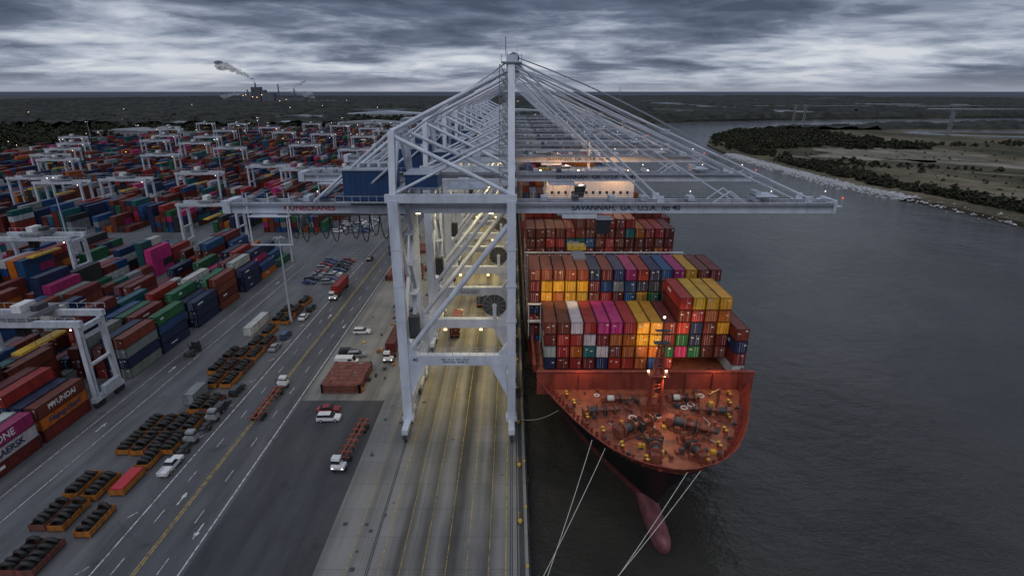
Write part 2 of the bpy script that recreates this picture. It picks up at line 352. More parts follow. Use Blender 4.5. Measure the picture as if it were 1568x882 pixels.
# ---- trees
def arrays_ob(name,V,F,mats,mi=None):
    me=D.meshes.new(name); n=len(V); k=F.shape[1]; me.vertices.add(n); me.vertices.foreach_set('co',V.astype(np.float32).ravel())
    me.loops.add(F.size); me.loops.foreach_set('vertex_index',F.astype(np.int32).ravel()); me.polygons.add(len(F))
    me.polygons.foreach_set('loop_start',np.arange(0,F.size,k,dtype=np.int32))
    for q in mats: me.materials.append(M[q])
    if mi is not None: me.polygons.foreach_set('material_index',mi.astype(np.int32))
    me.update(calc_edges=True); me.validate(); return obj(name,me)
rng=np.random.default_rng(3)
def tree_tpl():
    V=[];F=[];mi=[]
    for k,(z0,z1,r0,r1) in enumerate(((0,.45,.03,.02),(.45,.8,.02,.008))):
        o=len(V)
        for zz_,r in ((z0,r0),(z1,r1)):
            for i in range(4): V.append((r*math.cos(i*1.57),r*math.sin(i*1.57),zz_))
        for i in range(4): F.append((o+i,o+(i+1)%4,o+4+(i+1)%4,o+4+i)); mi.append(1)
    cl=[(U(-.34,.34),U(-.34,.34),U(.2,.55),U(.16,.26)) for _ in range(7)]+[(U(-.2,.2),U(-.2,.2),U(.5,.85),U(.12,.22)) for _ in range(6)]
    for cx,cy,cz,cr in cl:
        for _ in range(9):
            d=rng.normal(size=3); d/=np.linalg.norm(d); p=np.array((cx,cy,cz))+d*cr*U(.5,1); a=rng.normal(size=3); a/=np.linalg.norm(a); bb=np.cross(a,d); bb/=np.linalg.norm(bb)+1e-6
            s=U(.07,.13); o=len(V)
            for q in (a,bb,-a,-bb): V.append(tuple(p+q*s))
            F.append((o,o+1,o+2,o+3)); mi.append(0)
    return np.array(V),np.array(F),np.array(mi)
TP=[tree_tpl() for _ in range(5)]
def forest(name,pts):
    VV=[];FF=[];MM=[];o=0
    for x,y,z0,h in pts:
        V,F,mi=TP[random.randrange(5)]; a=U(0,6.28); c,s=math.cos(a),math.sin(a); wd=h*U(1.0,1.7)
        P=np.empty_like(V); P[:,0]=(V[:,0]*c-V[:,1]*s)*wd+x; P[:,1]=(V[:,0]*s+V[:,1]*c)*wd+y; P[:,2]=V[:,2]*h+z0
        VV.append(P);FF.append(F+o);MM.append(mi);o+=len(V)
    return arrays_ob(name,np.vstack(VV),np.vstack(FF),['leaf','bark'],np.concatenate(MM))
def inpoly(x,y,P):
    c=False;n=len(P)
    for i in range(n):
        x1,y1=P[i];x2,y2=P[(i+1)%n]
        if (y1>y)!=(y2>y) and x<(x2-x1)*(y-y1)/(y2-y1)+x1: c=not c
    return c
pts=[]
for (x0,y0),(x1,y1) in zip(east[1:12],east[2:13]):
    L=math.hypot(x1-x0,y1-y0)
    for i in range(int(L*1.7)):
        t=R(); pts.append((x0+(x1-x0)*t+22+abs(random.gauss(0,15)),y0+(y1-y0)*t,-2.6,U(2,6.5)))
for i in range(1100): pts.append((U(262,520),U(690,1010),-2.4,U(5,10)))
for i in range(550): x=U(300,900); pts.append((x,560-(x-300)*.35+random.gauss(0,13),-2.6,U(2,5.5)))
for i in range(450): x=U(300,1000); pts.append((x,755+random.gauss(0,14),-2.6,U(2,6)))
for i in range(350): x=U(320,700); pts.append((x,330+random.gauss(0,50),-2.6,U(1,4)))
for i in range(700): pts.append((U(300,900),U(220,700),-2.6,U(.8,2.4)))
pts=[p for p in pts if inpoly(p[0]-5,p[1]-2,east) and noise.noise(Vector((p[0]*.012,p[1]*.012,3)))>-.22 and not wet(p[0],p[1])]
forest('tree_belt',pts)
pts=[(U(-1500,-30),U(960,1500),0,U(8,15)) for _ in range(1700)]+[(U(-1000,-570),U(500,960),0,U(7,13)) for _ in range(700)]
forest('woodland_trees',pts)
def canopy(name,x0,x1,dx,y0,y1,g,poly,z0,hmax,seed,thr):
    ys=[y0]
    while ys[-1]<y1: ys.append(ys[-1]*g+1)
    xs=np.arange(x0,x1,dx); V=[];nx=len(xs)
    for y in ys:
        for x in xs:
            k=noise.noise(Vector((x*.0016+seed,y*.0009,0)))+.4*noise.noise(Vector((x*.006,y*.004,seed)))
            h=-3
            if k>thr and inpoly(x-10,y-15,poly) and inpoly(x+15,y+10,poly) and not wet(x,y,12): h=hmax*(.3+.7*R())*min(1,(k-thr)*8+.4)
            V.append((x+U(-.4,.4)*dx,y+U(-.3,.3)*dx,z0+h))
    V=np.array(V); i=np.arange(len(ys)-1)[:,None]*nx+np.arange(nx-1)[None,:]; i=i.ravel()
    F=np.stack([i,i+1,i+nx+1,i+nx],1); zmax=V[F][:,:,2].max(1); F=F[zmax>z0-2.9]
    return arrays_ob(name,V,F,['canopy'])
canopy('distant_woodland',-3600,400,15,1040,7000,1.009,west,0,16,1.7,-.30)
canopy('distant_woodland',60,3000,12,1310,1750,1.006,west,0,13,1.7,-.42)
canopy('distant_woodland',300,4500,22,1800,9000,1.012,west,0,13,2.7,-.08)
canopy('distant_woodland',300,2600,10,1050,1400,1.008,east,-2,8,4.2,-.16)
# ------------------------------------------------------------------ paving & markings
sheet('yard_pavement',[(-560,-60),(-61,-60),(-61,1000),(-560,1000)],.004,'yard')
sheet('road',[(-61,-60),(-47,-60),(-47,1000),(-61,1000)],.008,'road')
sheet('asphalt_apron',[(-47,-60),(-28.5,-60),(-28.5,107),(-47,107)],.006,'asphalt')
sheet('concrete_apron',[(-28.5,-60),(2.4,-60),(2.4,1000),(-47,1000),(-47,107),(-28.5,107)],.010,'concrete')
b=MB()
def strip(x,y0,y1,w,mat,z=.016): b.add([(x-w/2,y0,z),(x+w/2,y0,z),(x+w/2,y1,z),(x-w/2,y1,z)],[(0,1,2,3)],mat)
strip(-47.7,-50,900,.22,'lw'); strip(-54.0,-50,900,.16,'ly'); strip(-54.4,-50,900,.16,'ly'); strip(-60.3,-50,900,.2,'lw')
y=-40
while y<500:
    strip(-50.8,y,y+3,.13,'lw'); strip(-57.4,y,y+3,.13,'lw'); y+=10
for x in (-23.9,-19.2,-16.2,-12.9,-9.6,-6.6,-3.4,-.9): strip(x,-50,900,.10 if x!=-.9 else .16,'ly')
for x in (-82,-87): strip(x,-50,210,.13,'lw')
def arrow(x,y,d=1):
    z=.017; b.add([(x-.12,y,z),(x+.12,y,z),(x+.12,y+2*d,z),(x-.12,y+2*d,z)],[(0,1,2,3)],'lw'); b.add([(x-.45,y+2*d,z),(x+.45,y+2*d,z),(x,y+3.4*d,z)],[(0,1,2)],'lw')
for y in (70,150): arrow(-49.3,y,-1); arrow(-56,y+4)
for y in (95,120,185): arrow(-84.5,y)
for i in range(14):
    y=60+i*11; 
    b.add([(-62.5,y,.016),(-62.3,y,.016),(-61.4,y+1.5,.016),(-61.6,y+1.5,.016)],[(0,1,2,3)],'lw')
for i in range(12): strip(-66-i*.001,190+i*4,190.15+i*4,9,'lw')
b.ob('road_markings')
XL,XW=-20.9,-.1
b=MB()
for x in (-.1,XL):
    b.bx(x-.22,x-.08,-50,900,.011,.03,'dark'); b.bx(x+.08,x+.22,-50,900,.011,.03,'dark'); b.bx(x-.05,x+.05,-50,900,.011,.05,'greyc')
for i in range(90):
    x=random.choice((-23.5,-22.5,-27,-12,-2,U(-28,-2))); y=U(48,300); k=U(.3,.8); b.bx(x,x+k,y,y+k,.012,.022,'dark')
b.ob('crane_rail')
b=MB()
b.bx(2.0,2.42,-50,940,.011,.32,'concrete'); b.bx(2.43,2.75,-50,940,-1.0,-.4,'dark'); b.bx(.75,.95,-50,940,.011,.04,'dark'); b.bx(1.1,1.9,-50,940,.011,.02,'dark')
y=-40
while y<500:
    b.bx(2.43,3.0,y,y+1.4,-3.6,-.1,'black'); b.bx(2.1,2.44,y+5,y+5.6,.33,.42,'yellow'); y+=12
b.ob('quay_wall')
for i in range(14):
    b=MB(); y=42+i*14; b.cy((1.3,y,.01),(1.3,y,.5),.22,'yellow',10); b.cy((1.3,y,.5),(1.3,y,.72),.38,'yellow',10,.3); b.bx(.9,1.7,y-.4,y+.4,.021,.07,'dark')
    b.bx(1.0,1.15,y+1.2,y+1.35,.022,1.0,'yellow') ; b.ob('mooring_bollard')
# ------------------------------------------------------------------ containers
PAL={'maroon':(.13,.017,.014),'brown':(.165,.036,.02),'red':(.33,.026,.02),'navy':(.012,.026,.085),'blue':(.014,.065,.19),'green':(.014,.12,.05),
 'grey':(.24,.26,.27),'white':(.50,.51,.51),'orange':(.42,.11,.012),'yellow':(.62,.32,.018),'pink':(.45,.025,.155),'teal':(.012,.11,.115),'black':(.03,.03,.035)}
W_SHIP=['maroon']*5+['brown']*5+['red']*5+['navy']*3+['blue']*2+['grey','white','orange','orange','yellow','pink','pink','green','teal']
W_YARD=['maroon']*7+['brown']*6+['red']*2+['navy']*5+['blue']*3+['green']*2+['grey']*2+['white']+['orange','pink','teal','teal','black','black']
def pcol(w,k0=1):
    n=w if isinstance(w,str) else random.choice(w); k=U(.7,1.1)*k0; c=PAL[n]; return tuple(x*k*U(.92,1.08) for x in c)
def cont(b,x,y,z,L,col,H=2.6,det=1):
    W=2.44
    if not det: b.bx(x,x+W,y,y+L,z,z+H-.06,'cont',col); return
    i=.06; b.bx(x+i,x+W-i,y+i,y+L-i,z+.08,z+H-.12,'cont',col)
    f=tuple(c*.5 for c in col); p=.14
    for xa in (x,x+W-p):
        for ya in (y,y+L-p): b.bx(xa,xa+p,ya,ya+p,z+.02,z+H-.05,'cont',f)
        for za in (z+.021,z+H-.2): b.bx(xa,xa+p,y+p,y+L-p,za,za+.13,'cont',f)
    for ya in (y+.001,y+L-p+.001):
        for za in (z+.023,z+H-.203): b.bx(x+p,x+W-p,ya,ya+p-.002,za,za+.13,'cont',f)
    for k in (.5,.95,1.45,1.9): b.bx(x+k,x+k+.05,y-.0,y+.04,z+.18,z+H-.22,'roof' if R()<.5 else 'dark')
    if R()<.6: a=U(1.3,1.8); h=U(1.2,2); b.bx(x+a,x+a+U(.25,.5),y-.012,y+.0,z+h,z+h+.25,'white2')
    if R()<.3: a=U(.2,.6); h=U(1.4,2); b.bx(x+a,x+a+U(.4,.6),y-.013,y-.001,z+h,z+h+.18,'white2')
    if R()<.45: a=y+U(1,5); b.bx(x+W-.05,x+W-.03,a,a+U(1.2,3),z+1.2,z+1.2+U(.25,.6),'white2')
    if R()<.3: a=y+U(1,7); b.bx(x+.03,x+.05,a,a+U(1.5,4),z+1.2,z+1.8,'white2')
# ------------------------------------------------------------------ ship
ship=obj('container_ship',None); CX=25.0; B=21.6
def lerp_t(x,T):
    if x<=T[0][0]: return T[0][1]
    for (a,p),(c,q) in zip(T,T[1:]):
        if x<=c: return p+(q-p)*(x-a)/(c-a)
    return T[-1][1]
STEM=[(-10,77),(-4,77.5),(0,76),(4,73.5),(8,70.3),(11,67.8),(13.4,66)]
FD=[(0,0),(.3,2.2),(.8,3.6),(1.6,5.4),(2.6,7.0),(5,9.6),(9,12.4),(13,14.6),(17,16.4),(22,18.5),(28,20.3),(34,21.2),(42,B)]
def half(z,y):
    s=y-lerp_t(z,STEM)
    if s<=0: return 0
    fd=lerp_t(s,FD); t=min(1,s/75); fw=B*(1-(1-t)**1.9)
    k=max(0,min(1,(z+6)/19.4)); k=k**1.6
    return fw*(1-k)+fd*k
zs=[-10,-6,-4,-2,0,2,4,6,8,9.5,10.7,11.6,12.4,13.4]; ts=[0,.003,.008,.016,.03,.05,.075,.1,.14,.18,.23,.29,.36,.45,.56,.7,.85,1]
b=MB()
for sgn in (-1,1):
    V=[];nt_=len(ts)+1
    for z_ in zs:
        ys=lerp_t(z_,STEM)
        for t in ts:
            y=ys+t*(155-ys); V.append((CX+sgn*half(z_,y),y,z_))
        V.append((CX+sgn*B*(1 if z_>0 else .9),372,z_))
    F=[]
    for i in range(len(zs)-1):
        for j in range(nt_-1):
            q=(i*nt_+j,i*nt_+j+1,(i+1)*nt_+j+1,(i+1)*nt_+j); F.append(q if sgn>0 else q[::-1])
    b.add(V,F,'hull',smooth=True)
b.bx(CX-B+.1,CX+B-.1,371,372.2,-8,13,'hull')
b.ob('hull',ship)
b=MB()
for z_,y0,y1,mt in ((12.0,66.6,92,'deck'),(10.9,92,371,'deck')):
    L=[];Rr=[]
    y=y0
    while y<=y1:
        h=max(0,half(z_,y)-.06); L.append((CX-h,y,z_)); Rr.append((CX+h,y,z_)); y+= .8 if y<110 else 20
    V=L+Rr; n=len(L); b.add(V,[(i,i+n,i+n+1,i+1) for i in range(n-1)],mt)
BT=15.7
b.bx(CX-20.3,CX+20.3,91.2,91.5,10.95,BT,'shipred'); b.bx(CX-20.3,CX+20.3,90.9,91.7,BT,BT+.15,'shipred')
for i in range(15):
    x=CX-19.5+i*2.8; b.ex([(x,11.9),(x+.15,11.9),(x+.15,BT-.6),(x,BT-.6)],91.5,92.4,'shipred')
for i in range(8): x=CX-17.5+i*5; b.bx(x,x+.12,90.6,91.19,12,BT-.2,'shipred')
for sx_ in (-1,1): b.bx(CX+sx_*(B-1.2)-.3,CX+sx_*(B-1.2)+.3,100,365,10.9,12.6,'shipred')
b.ob('deck',ship)
b=MB()
y=66.2
while y<93:
    for sgn in (-1,1):
        p=(CX+sgn*half(13.4,y),y,13.4); q=(CX+sgn*half(13.4,y+1.2),y+1.2,13.4); b.cy(p,q,.11,'shipred',5)
        h=half(12.1,y+.5)
        if h>1.5: b.bx(CX+sgn*(h-.5)-.25,CX+sgn*(h-.5)+.25,y,y+.1,12.0,13.2,'shipred')
    y+=1.2
b.ob('bulwark',ship)
b=MB(); n=16
prof=[(67.5,0.05,-2.9),(67.7,.9,-3.0),(68.3,1.5,-3.1),(69.5,1.9,-3.3),(71.5,2.1,-3.5),(74,2.2,-3.7),(78,2.3,-4.0),(84,2.2,-4.6),(92,1.6,-5.6)]
V=[(CX-.8+r*.75*math.cos(6.2832*i/n),y,zc+r*1.05*math.sin(6.2832*i/n)) for y,r,zc in prof for i in range(n)]
b.add(V,[(k*n+i,k*n+(i+1)%n,(k+1)*n+(i+1)%n,(k+1)*n+i) for k in range(len(prof)-1) for i in range(n)],'bulb',smooth=True)
b.ob('bulbous_bow',ship)
b=MB(); mx,my=CX-.3,82
for dx in (-1,1):
    b.cy((mx+dx,my,12),(mx+dx*.45,my,26),.28,'shipred',8,.18); b.cy((mx+dx,my+1.8,12),(mx+dx*.45,my+.7,24),.2,'shipred',6)
for i in range(14): z0=12.6+i*.95; b.bm((mx-1+i*.035,my,z0),(mx+1-i*.035,my,z0+(.6 if i%2 else 0)),.16,.16,'shipred')
b.cy((mx,my,26),(mx,my,30.5),.14,'dark',6); b.bx(mx-1.7,mx+1.7,my-.8,my+.9,20,20.15,'shipred'); b.bx(mx-1.3,mx+1.3,my-.6,my+.6,26,26.15,'dark'); b.bx(mx-1.2,mx+1.2,my-.4,my+.4,28.2,28.3,'dark')
for dx in (-1.5,1.5):
    b.bx(mx+dx-.03,mx+dx+.03,my-.8,my+.9,21,21.06,'shipred'); b.bx(mx+dx-.15,mx+dx+.15,my+.9,my+1.1,20.2,20.45,'lampw')
b.sp((mx,my,30.6),.2,'lamp',4); b.bm((mx-1.2,my,27.4),(mx+1.2,my,27.4),.08,.08,'dark')
b.bx(mx-2,mx+2,my+1.5,my+4,12,13.4,'gear'); b.ob('foremast',ship)
def winch(b,x,y,a,s=1.):
    b.T=Matrix.Translation((x,y,12.0))@Matrix.Rotation(a,4,'Z')@Matrix.Scale(s,4)
    b.bx(-2.6,2.6,-1.0,1.0,0,.25,'gear')
    for k in (-2.3,-.7,.9,2.3): b.cy((k-.06,0,1.1),(k+.06,0,1.1),.95,'gear',14)
    b.cy((-2.3,0,1.1),(-.7,0,1.1),.62,'rope' if s<.88 else 'dark',12); b.cy((-.7,0,1.1),(2.9,0,1.1),.4,'gear',10); b.cy((2.9,0,1.1),(3.4,0,1.1),.5,'dark',10,.35)
    b.bx(-3.3,-2.45,-.6,.7,.25,1.5,'gear'); b.bx(.3,.6,-1,1,.25,1.6,'dark'); b.T=None
b=MB()
winch(b,CX-4.6,77.5,.5,1.25); winch(b,CX+4.6,77.5,-.5,1.25); winch(b,CX-2.6,72.5,1.35,1.1); winch(b,CX+3.2,72.3,1.8,1)
winch(b,CX-9.5,82.5,.1,1); winch(b,CX+9.8,82.5,3.0,1); winch(b,CX-6,86.5,0,.86); winch(b,CX+6,86.8,0,.86)
for sgn in (-1,1):
    b.bm((CX+sgn*3.6,76,12.6),(CX+sgn*2.4,70.5,12.3),.35,.35,'dark'); b.cy((CX+sgn*2.4,70.3,12),(CX+sgn*2.4,70.3,12.9),.5,'gear',10,.35)
    for yy,o in ((69.5,1.6),(73,1.8),(77,2),(81,2),(85.5,2.2),(88.5,2.4)):
        h=half(12,yy)-o
        for q in (-.45,.45): b.cy((CX+sgn*h,yy+q,12),(CX+sgn*h,yy+q,12.9),.26,'gear',8); b.cy((CX+sgn*h,yy+q,12.9),(CX+sgn*h,yy+q,13.0),.3,'yellow',8)
    for yy in (71,75,79,84): h=half(12,yy)-.7; b.cy((CX+sgn*h,yy,12),(CX+sgn*h,yy,12.8),.35,'dark',8); b.bx(CX+sgn*h-.3,CX+sgn*h+.3,yy-.7,yy+.7,12,12.3,'gear')
for _ in range(90):
    yy=U(70,90); x=CX+U(-.85,.85)*(half(12,yy)-1); k=U(.1,.4); b.bx(x-k,x+k,yy-k,yy+k,12.01,12+U(.2,1.0),random.choice(('gear','gear','gear','dark','dark','yellow','shipred','dark')))
for _ in range(9):
    yy=U(72,89); x=CX+U(-.6,.6)*(half(12,yy)-1); b.to((x,yy,12.1),(0,0,1),U(.4,.7),.14,'rope',12,5)
for k in (-7,-3.5,3.5,7): b.cy((CX+k,70.5+abs(k)*.6,12.06),(CX+k*.6,86,12.06),.07,'dark',4)
b.cy((CX-8,78,12),(CX-8,78,13.2),.35,'gear',8); b.cy((CX+12,86,12),(CX+12,86,15),.3,'gear',8); b.bm((CX+12,86,15),(CX+9,83,15.6),.3,.3,'gear')
for sgn in (-1,1):
    pl=[(CX+sgn*7.5,84,12.05),(CX+sgn*8.5,80,12.05),(CX+sgn*6.4,76,12.05),(CX+sgn*8.2,73.5,12.3)]; b.pl(pl,.06,'rope')
b.ob('deck_machinery',ship)
P=2.66; X0=CX-8*P+.12
def bay(y,tops,base=12.0,L=12.19,cols=None,det=1,W=W_SHIP):
    b=MB()
    for i,t in enumerate(tops):
        if t<=0: continue
        k=int(round(t)); 
        for j in range(k):
            if det!=2 and j<k-5 and i not in (0,15): continue
            c=None
            if cols and (i,k-1-j) in cols: c=pcol(cols[(i,k-1-j)],1.2)
            cont(b,X0+i*P,y,base+j*2.62,L,c or pcol(W),det=1 if det else 0)
    return b.ob('container_stack',ship)
c1={(1,0):'brown',(2,0):'brown',(3,0):'white',(4,0):'red',(5,0):'pink',(6,0):'pink',(7,0):'red',(8,0):'yellow',(9,0):'yellow',(10,0):'maroon',
 (1,1):'maroon',(2,1):'red',(3,1):'red',(4,1):'white',(5,1):'maroon',(6,1):'orange',(7,1):'orange',(8,1):'yellow',(9,1):'yellow',(10,1):'maroon',
 (1,2):'grey',(2,2):'red',(3,2):'orange',(4,2):'teal',(5,2):'white',(6,2):'brown',(7,2):'orange',(8,2):'orange',
 (11,0):'red',(12,0):'yellow',(13,0):'yellow',(14,0):'yellow',(11,1):'maroon',(12,1):'red',(13,1):'orange',(14,1):'orange',(11,2):'red',(12,2):'navy',(13,2):'brown',(14,2):'yellow',(15,0):'brown',(15,1):'navy',(15,2):'maroon'}
bay(100.8,[0]+[4]*10+[6,6,6,6,0],base=11.2,cols=c1)
bay(97.5,[0]*15+[4],base=11.2,cols={(15,0):'brown',(15,1):'navy',(15,2):'maroon',(15,3):'white'})
c2={(0,0):'brown',(0,1):'maroon'}
for i in range(1,5): c2[(i,0)]='brown'; c2[(i,1)]='yellow'; c2[(i,2)]='yellow' if i!=2 else 'orange'
for i,n_ in enumerate(('navy','maroon','navy','pink','red','navy','blue','pink','yellow','brown','maroon')): c2[(5+i,0)]=n_
bay(115,[7]*16,base=9.8,cols=c2)
bay(129.2,[5]*16,base=11,det=1)
W4=['maroon']*5+['red']*3+['brown']*5+['orange','teal','blue']
bay(143.4,[7,7,7,7,7,8,8,8,8,8,8,7,7,7,7,0],base=12.2,W=W4)
bay(157.6,[8]*15+[7],base=12,det=0,W=W4)
for i,y in enumerate((200,214.2,228.4,242.6,256.8,271,285.2,299.4,313.6,327.8)): bay(y,[random.choice((6,7,7,8)) for _ in range(16)],base=12,det=0)
b=MB()
for y in (113.9,128.1,142.3,156.5):
    z1=27.4 if 120<y<135 else (20.2 if y<120 else 24)
    for i in range(17):
        x=X0-.1+i*P; b.bx(x-.08,x+.08,y,y+.3,11,z1,'white2')
    for zz_ in (16,z1-4,z1): b.bx(X0-.3,X0+16*P-.3,y-.1,y+.7,zz_,zz_+.18,'white2')
b.ob('lashing_bridge',ship)
b=MB(); b.bx(CX-14,CX+14,176,190,11,38,'white2'); b.bx(CX-B,CX+B,177,184,37.9,38.4,'orange'); b.bx(CX-12,CX+12,177,187,38.4,41.2,'white2'); b.bx(CX-11.8,CX+11.8,176.9,177.0,39.3,40.5,'glass')
for k in range(8):
    for i in range(12): b.bx(CX-12.6+i*2.2,CX-11.8+i*2.2,175.9,175.99,13+k*3,13.9+k*3,'winlit' if R()<.3 else 'glass')
b.bx(CX-B,CX+B,176.9,177.1,38.4,40.2,'orange'); b.bx(CX-3,CX+3,190,197,11,44,'orange'); b.cy((CX,182,41),(CX,182,50),.5,'white2',8,.2); b.bm((CX-3,182,47),(CX+3,182,47),.3,.3,'white2')
for dx in (-16,-10,-4,6,12,18): b.sp((CX+dx,176.2,41.2),.42,'lampw',4)
b.ob('accommodation_block',ship)
for dx in (-10,8): lamp('POINT','bridge_light',(CX+dx,172,42),2600,(1,.5,.18),ship,.4)
def sag(a,c,s,n=14): 
    a=Vector(a);c=Vector(c); return [tuple(a.lerp(c,i/n)-Vector((0,0,s*4*(i/n)*(1-i/n)))) for i in range(n+1)]
b=MB()
for a,c,s in (((12.8,74.4,12.6),(1.4,49,.6),.8),((14.6,72.4,12.5),(1.4,53,.6),.6),((25.5,66.1,12.9),(1.4,42,.6),1.0),((27.5,66.4,12.9),(1.4,44.5,.6),1.2),((8.2,84,12),(1.4,99,.5),1)):
    b.pl(sag(a,c,s),.045,'rope')
b.ob('mooring_lines',ship)
lamp('SPOT','foremast_floodlight',(CX+1.2,83.2,20.6),15000,(1,.58,.22),ship,.3,(CX+6.5,101,18.5),48)
lamp('SPOT','foremast_floodlight',(CX+.6,81.5,20.0),3200,(1,.5,.2),ship,.4,(CX,76,12),140)
lamp('POINT','deck_light',(CX-12,89.5,17.5),550,(1,.5,.2),ship,.3)
lamp('POINT','deck_light',(CX+13,89.5,17.5),550,(1,.5,.2),ship,.3)
lamp('SPOT','stack_floodlight',(10,104,34),8500,(1,.70,.32),ship,.5,(12,116,26),80)
# ------------------------------------------------------------------ ship-to-shore cranes
BX0,BX1=-53,60.5
def crane_mesh():
    b=MB(); w='white'; G=1.9; ZB,ZT=43.4,45.2
    for sy in (-9,9):
        b.bm((XL,sy,3.2),(XL,sy,47),1.8,1.8,w); b.bm((XW,sy,3.2),(XW,sy,47),1.55,1.7,w)
        b.bm((XL,sy,47),(XL,sy*.72,58.5),1.1,1.2,w); b.bm((XW,sy,47),(XW,sy*.12,69.7),1.2,1.2,w)
        b.bx(XL-1.0,XW+.9,sy-.72,sy+.72,14.9,17.0,w); b.bx(XL-1.4,XW+1.0,sy-.62,sy+.62,46.6,48.0,w)
        for X,q in ((XL,1),(XW,-1)):
            b.ex([(X+q*.85,8),(X+q*.9,14.95),(X+q*4.2,14.95)],sy-.65,sy+.65,w)
            b.ex([(X+q*.85,16.95),(X+q*.85,19.5),(X+q*2.6,16.95)],sy-.6,sy+.6,w)
            for zb in (10,24,31,38): b.bx(X-.98,X+.98,sy-.95,sy+.95,zb,zb+.09,'roof')
        b.cy((XL+1,sy,17.8),(XW-.6,sy,42.5),.52,w,10)
        b.cy((XL,sy*.72,58.5),(XW,sy*.14,68.8),.36,w,8); b.cy((XL,sy*.72,57.8),(XW,sy,48),.38,w,8)
        b.cy((XL,sy*.72,58.5),(-37,sy*.3,45.6),.28,w,8); b.cy((XL,sy,48),(XW,sy*.55,58),.25,w,8)
        b.cy((XL,sy*.72,53),(-30,sy*.4,45.6),.2,w,6)
        for X in (XL,XW):
            b.bm((X,sy,2.4),(X,sy,3.4),2.2,1.8,w)
            b.bx(X-.6,X+.6,sy-5,sy+5,2.0,3.0,w)
            for k in (-3.3,3.3):
                b.bx(X-.5,X+.5,sy+k-1.7,sy+k+1.7,1.0,1.9,'greyc')
                for d in (-1.1,0,1.1): b.cy((X-.25,sy+k+d,.45),(X+.25,sy+k+d,.45),.42,'dark',10)
            b.bx(X-.3,X+.3,sy-5.5,sy-5,1.2,2.0,'dark'); b.bx(X-.3,X+.3,sy+5,sy+5.5,1.2,2.0,'dark')
    for X in (XL,XW):
        b.bx(X-.65,X+.65,-8.1,8.1,4.2,6.2,w); b.bx(X-.5,X+.5,-8.1,8.1,15.2,16.8,w); b.bx(X-.6,X+.6,-8.1,8.1,46.3,47.9,w)
    b.bx(XL-.4,XL+.4,-6,6,57.9,58.9,w); b.bx(XW-.5,XW+.5,-3.6,3.6,61,61.8,w); b.bx(XW-.4,XW+.4,-5.6,5.6,54,54.7,w)
    for s_ in (-1,1): b.cy((XL,s_*8.2,47.5),(XL,-s_*0,58.4),.3,w,6); b.cy((XL,s_*8,17),(XL,0,30),.4,w,6); b.cy((XL,s_*8,45),(XL,0,30),.4,w,6)
    b.bx(XW-1.8,XW+1.8,-2.2,2.2,69.7,69.9,'roof'); b.bx(XW-.9,XW+1.1,-1.4,1.4,68.5,71,w)
    for dx in (-1.8,1.8):
        for dy in (-2.2,2.2): b.cy((XW+dx,dy,69.9),(XW+dx,dy,71.1),.04,w,4)
        b.cy((XW+dx,-2.2,71.05),(XW+dx,2.2,71.05),.04,w,4)
    for dy in (-2.2,2.2): b.cy((XW-1.8,dy,71.05),(XW+1.8,dy,71.05),.04,w,4)
    b.cy((XW-1,0,71),(XW-1,0,74),.06,'dark',4); b.cy((XW+1,.8,71),(XW+1,.8,72.5),.05,w,4)
    for dy in (-1,1): b.cy((XW+.4,dy-.15,70.4),(XW+.4,dy+.15,70.4),1.0,'dark',14)
    for i in range(11):
        z0=48.5+i*1.9; k=9-(9-1.1)*(z0-47)/22.7; b.bx(XW-2.2,XW-.5,-k-.5,-k+.5,z0,z0+.09,'greyc'); b.cy((XW-2.1,-k-.5,z0),(XW-2.1,-k-.1,z0+1.9),.06,'greyc',4); b.cy((XW-.9,-k-.5,z0),(XW-2.0,-k-.1,z0+1.9),.09,'greyc',4); b.bx(XW-2.2,XW-.5,-k-.52,-k-.48,z0+1,z0+1.06,'greyc')
    for sg in (-1,1):
        sy=sg*G
        b.bx(BX0,BX1,sy-.5,sy+.5,ZB,ZT,w); b.bx(BX0,BX1,sy-.7,sy+.7,ZT,ZT+.08,w); b.bx(BX0,BX1,sy-.65,sy+.65,ZB-.08,ZB,w)
        b.bx(BX0,BX1-1,sy-.07,sy+.07,ZT+.08,ZT+.2,'dark')
        wy_=sg*(G+1.1); b.bx(BX0,BX1,wy_-.4,wy_+.4,ZT-.25,ZT-.19,'greyc')
        yy=sg*(G+1.5)
        for zz_ in (ZT+.35,ZT+.85): b.bx(BX0,BX1,yy-.02,yy+.02,zz_,zz_+.04,'greyc')
        x=BX0
        while x<BX1: b.bx(x-.03,x+.03,yy-.03,yy+.03,ZT-.25,ZT+.85,'greyc'); x+=2
        x=BX0+2
        while x<BX1: b.bx(x-.05,x+.05,sy-.53,sy+.53,ZB+.01,ZT-.01,'roof'); x+=9.7
    x=BX0
    while x<BX1: b.bx(x-.25,x+.25,-1.3,1.3,ZB+.3,ZT-.3,w); x+=5.6
    b.bx(BX1,BX1+2,-2.2,2.2,44.4,44.5,w); b.bx(BX1,BX1+.7,-2.6,2.6,43.3,45.7,w); b.cy((BX1+1.8,-2,44.5),(BX1+1.8,-2,46),.05,w,4); b.sp((BX1+1.8,-2,46.1),.16,'tail',3)
    b.bx(BX0-1.5,BX0,-2.8,2.8,43.3,45.6,w)
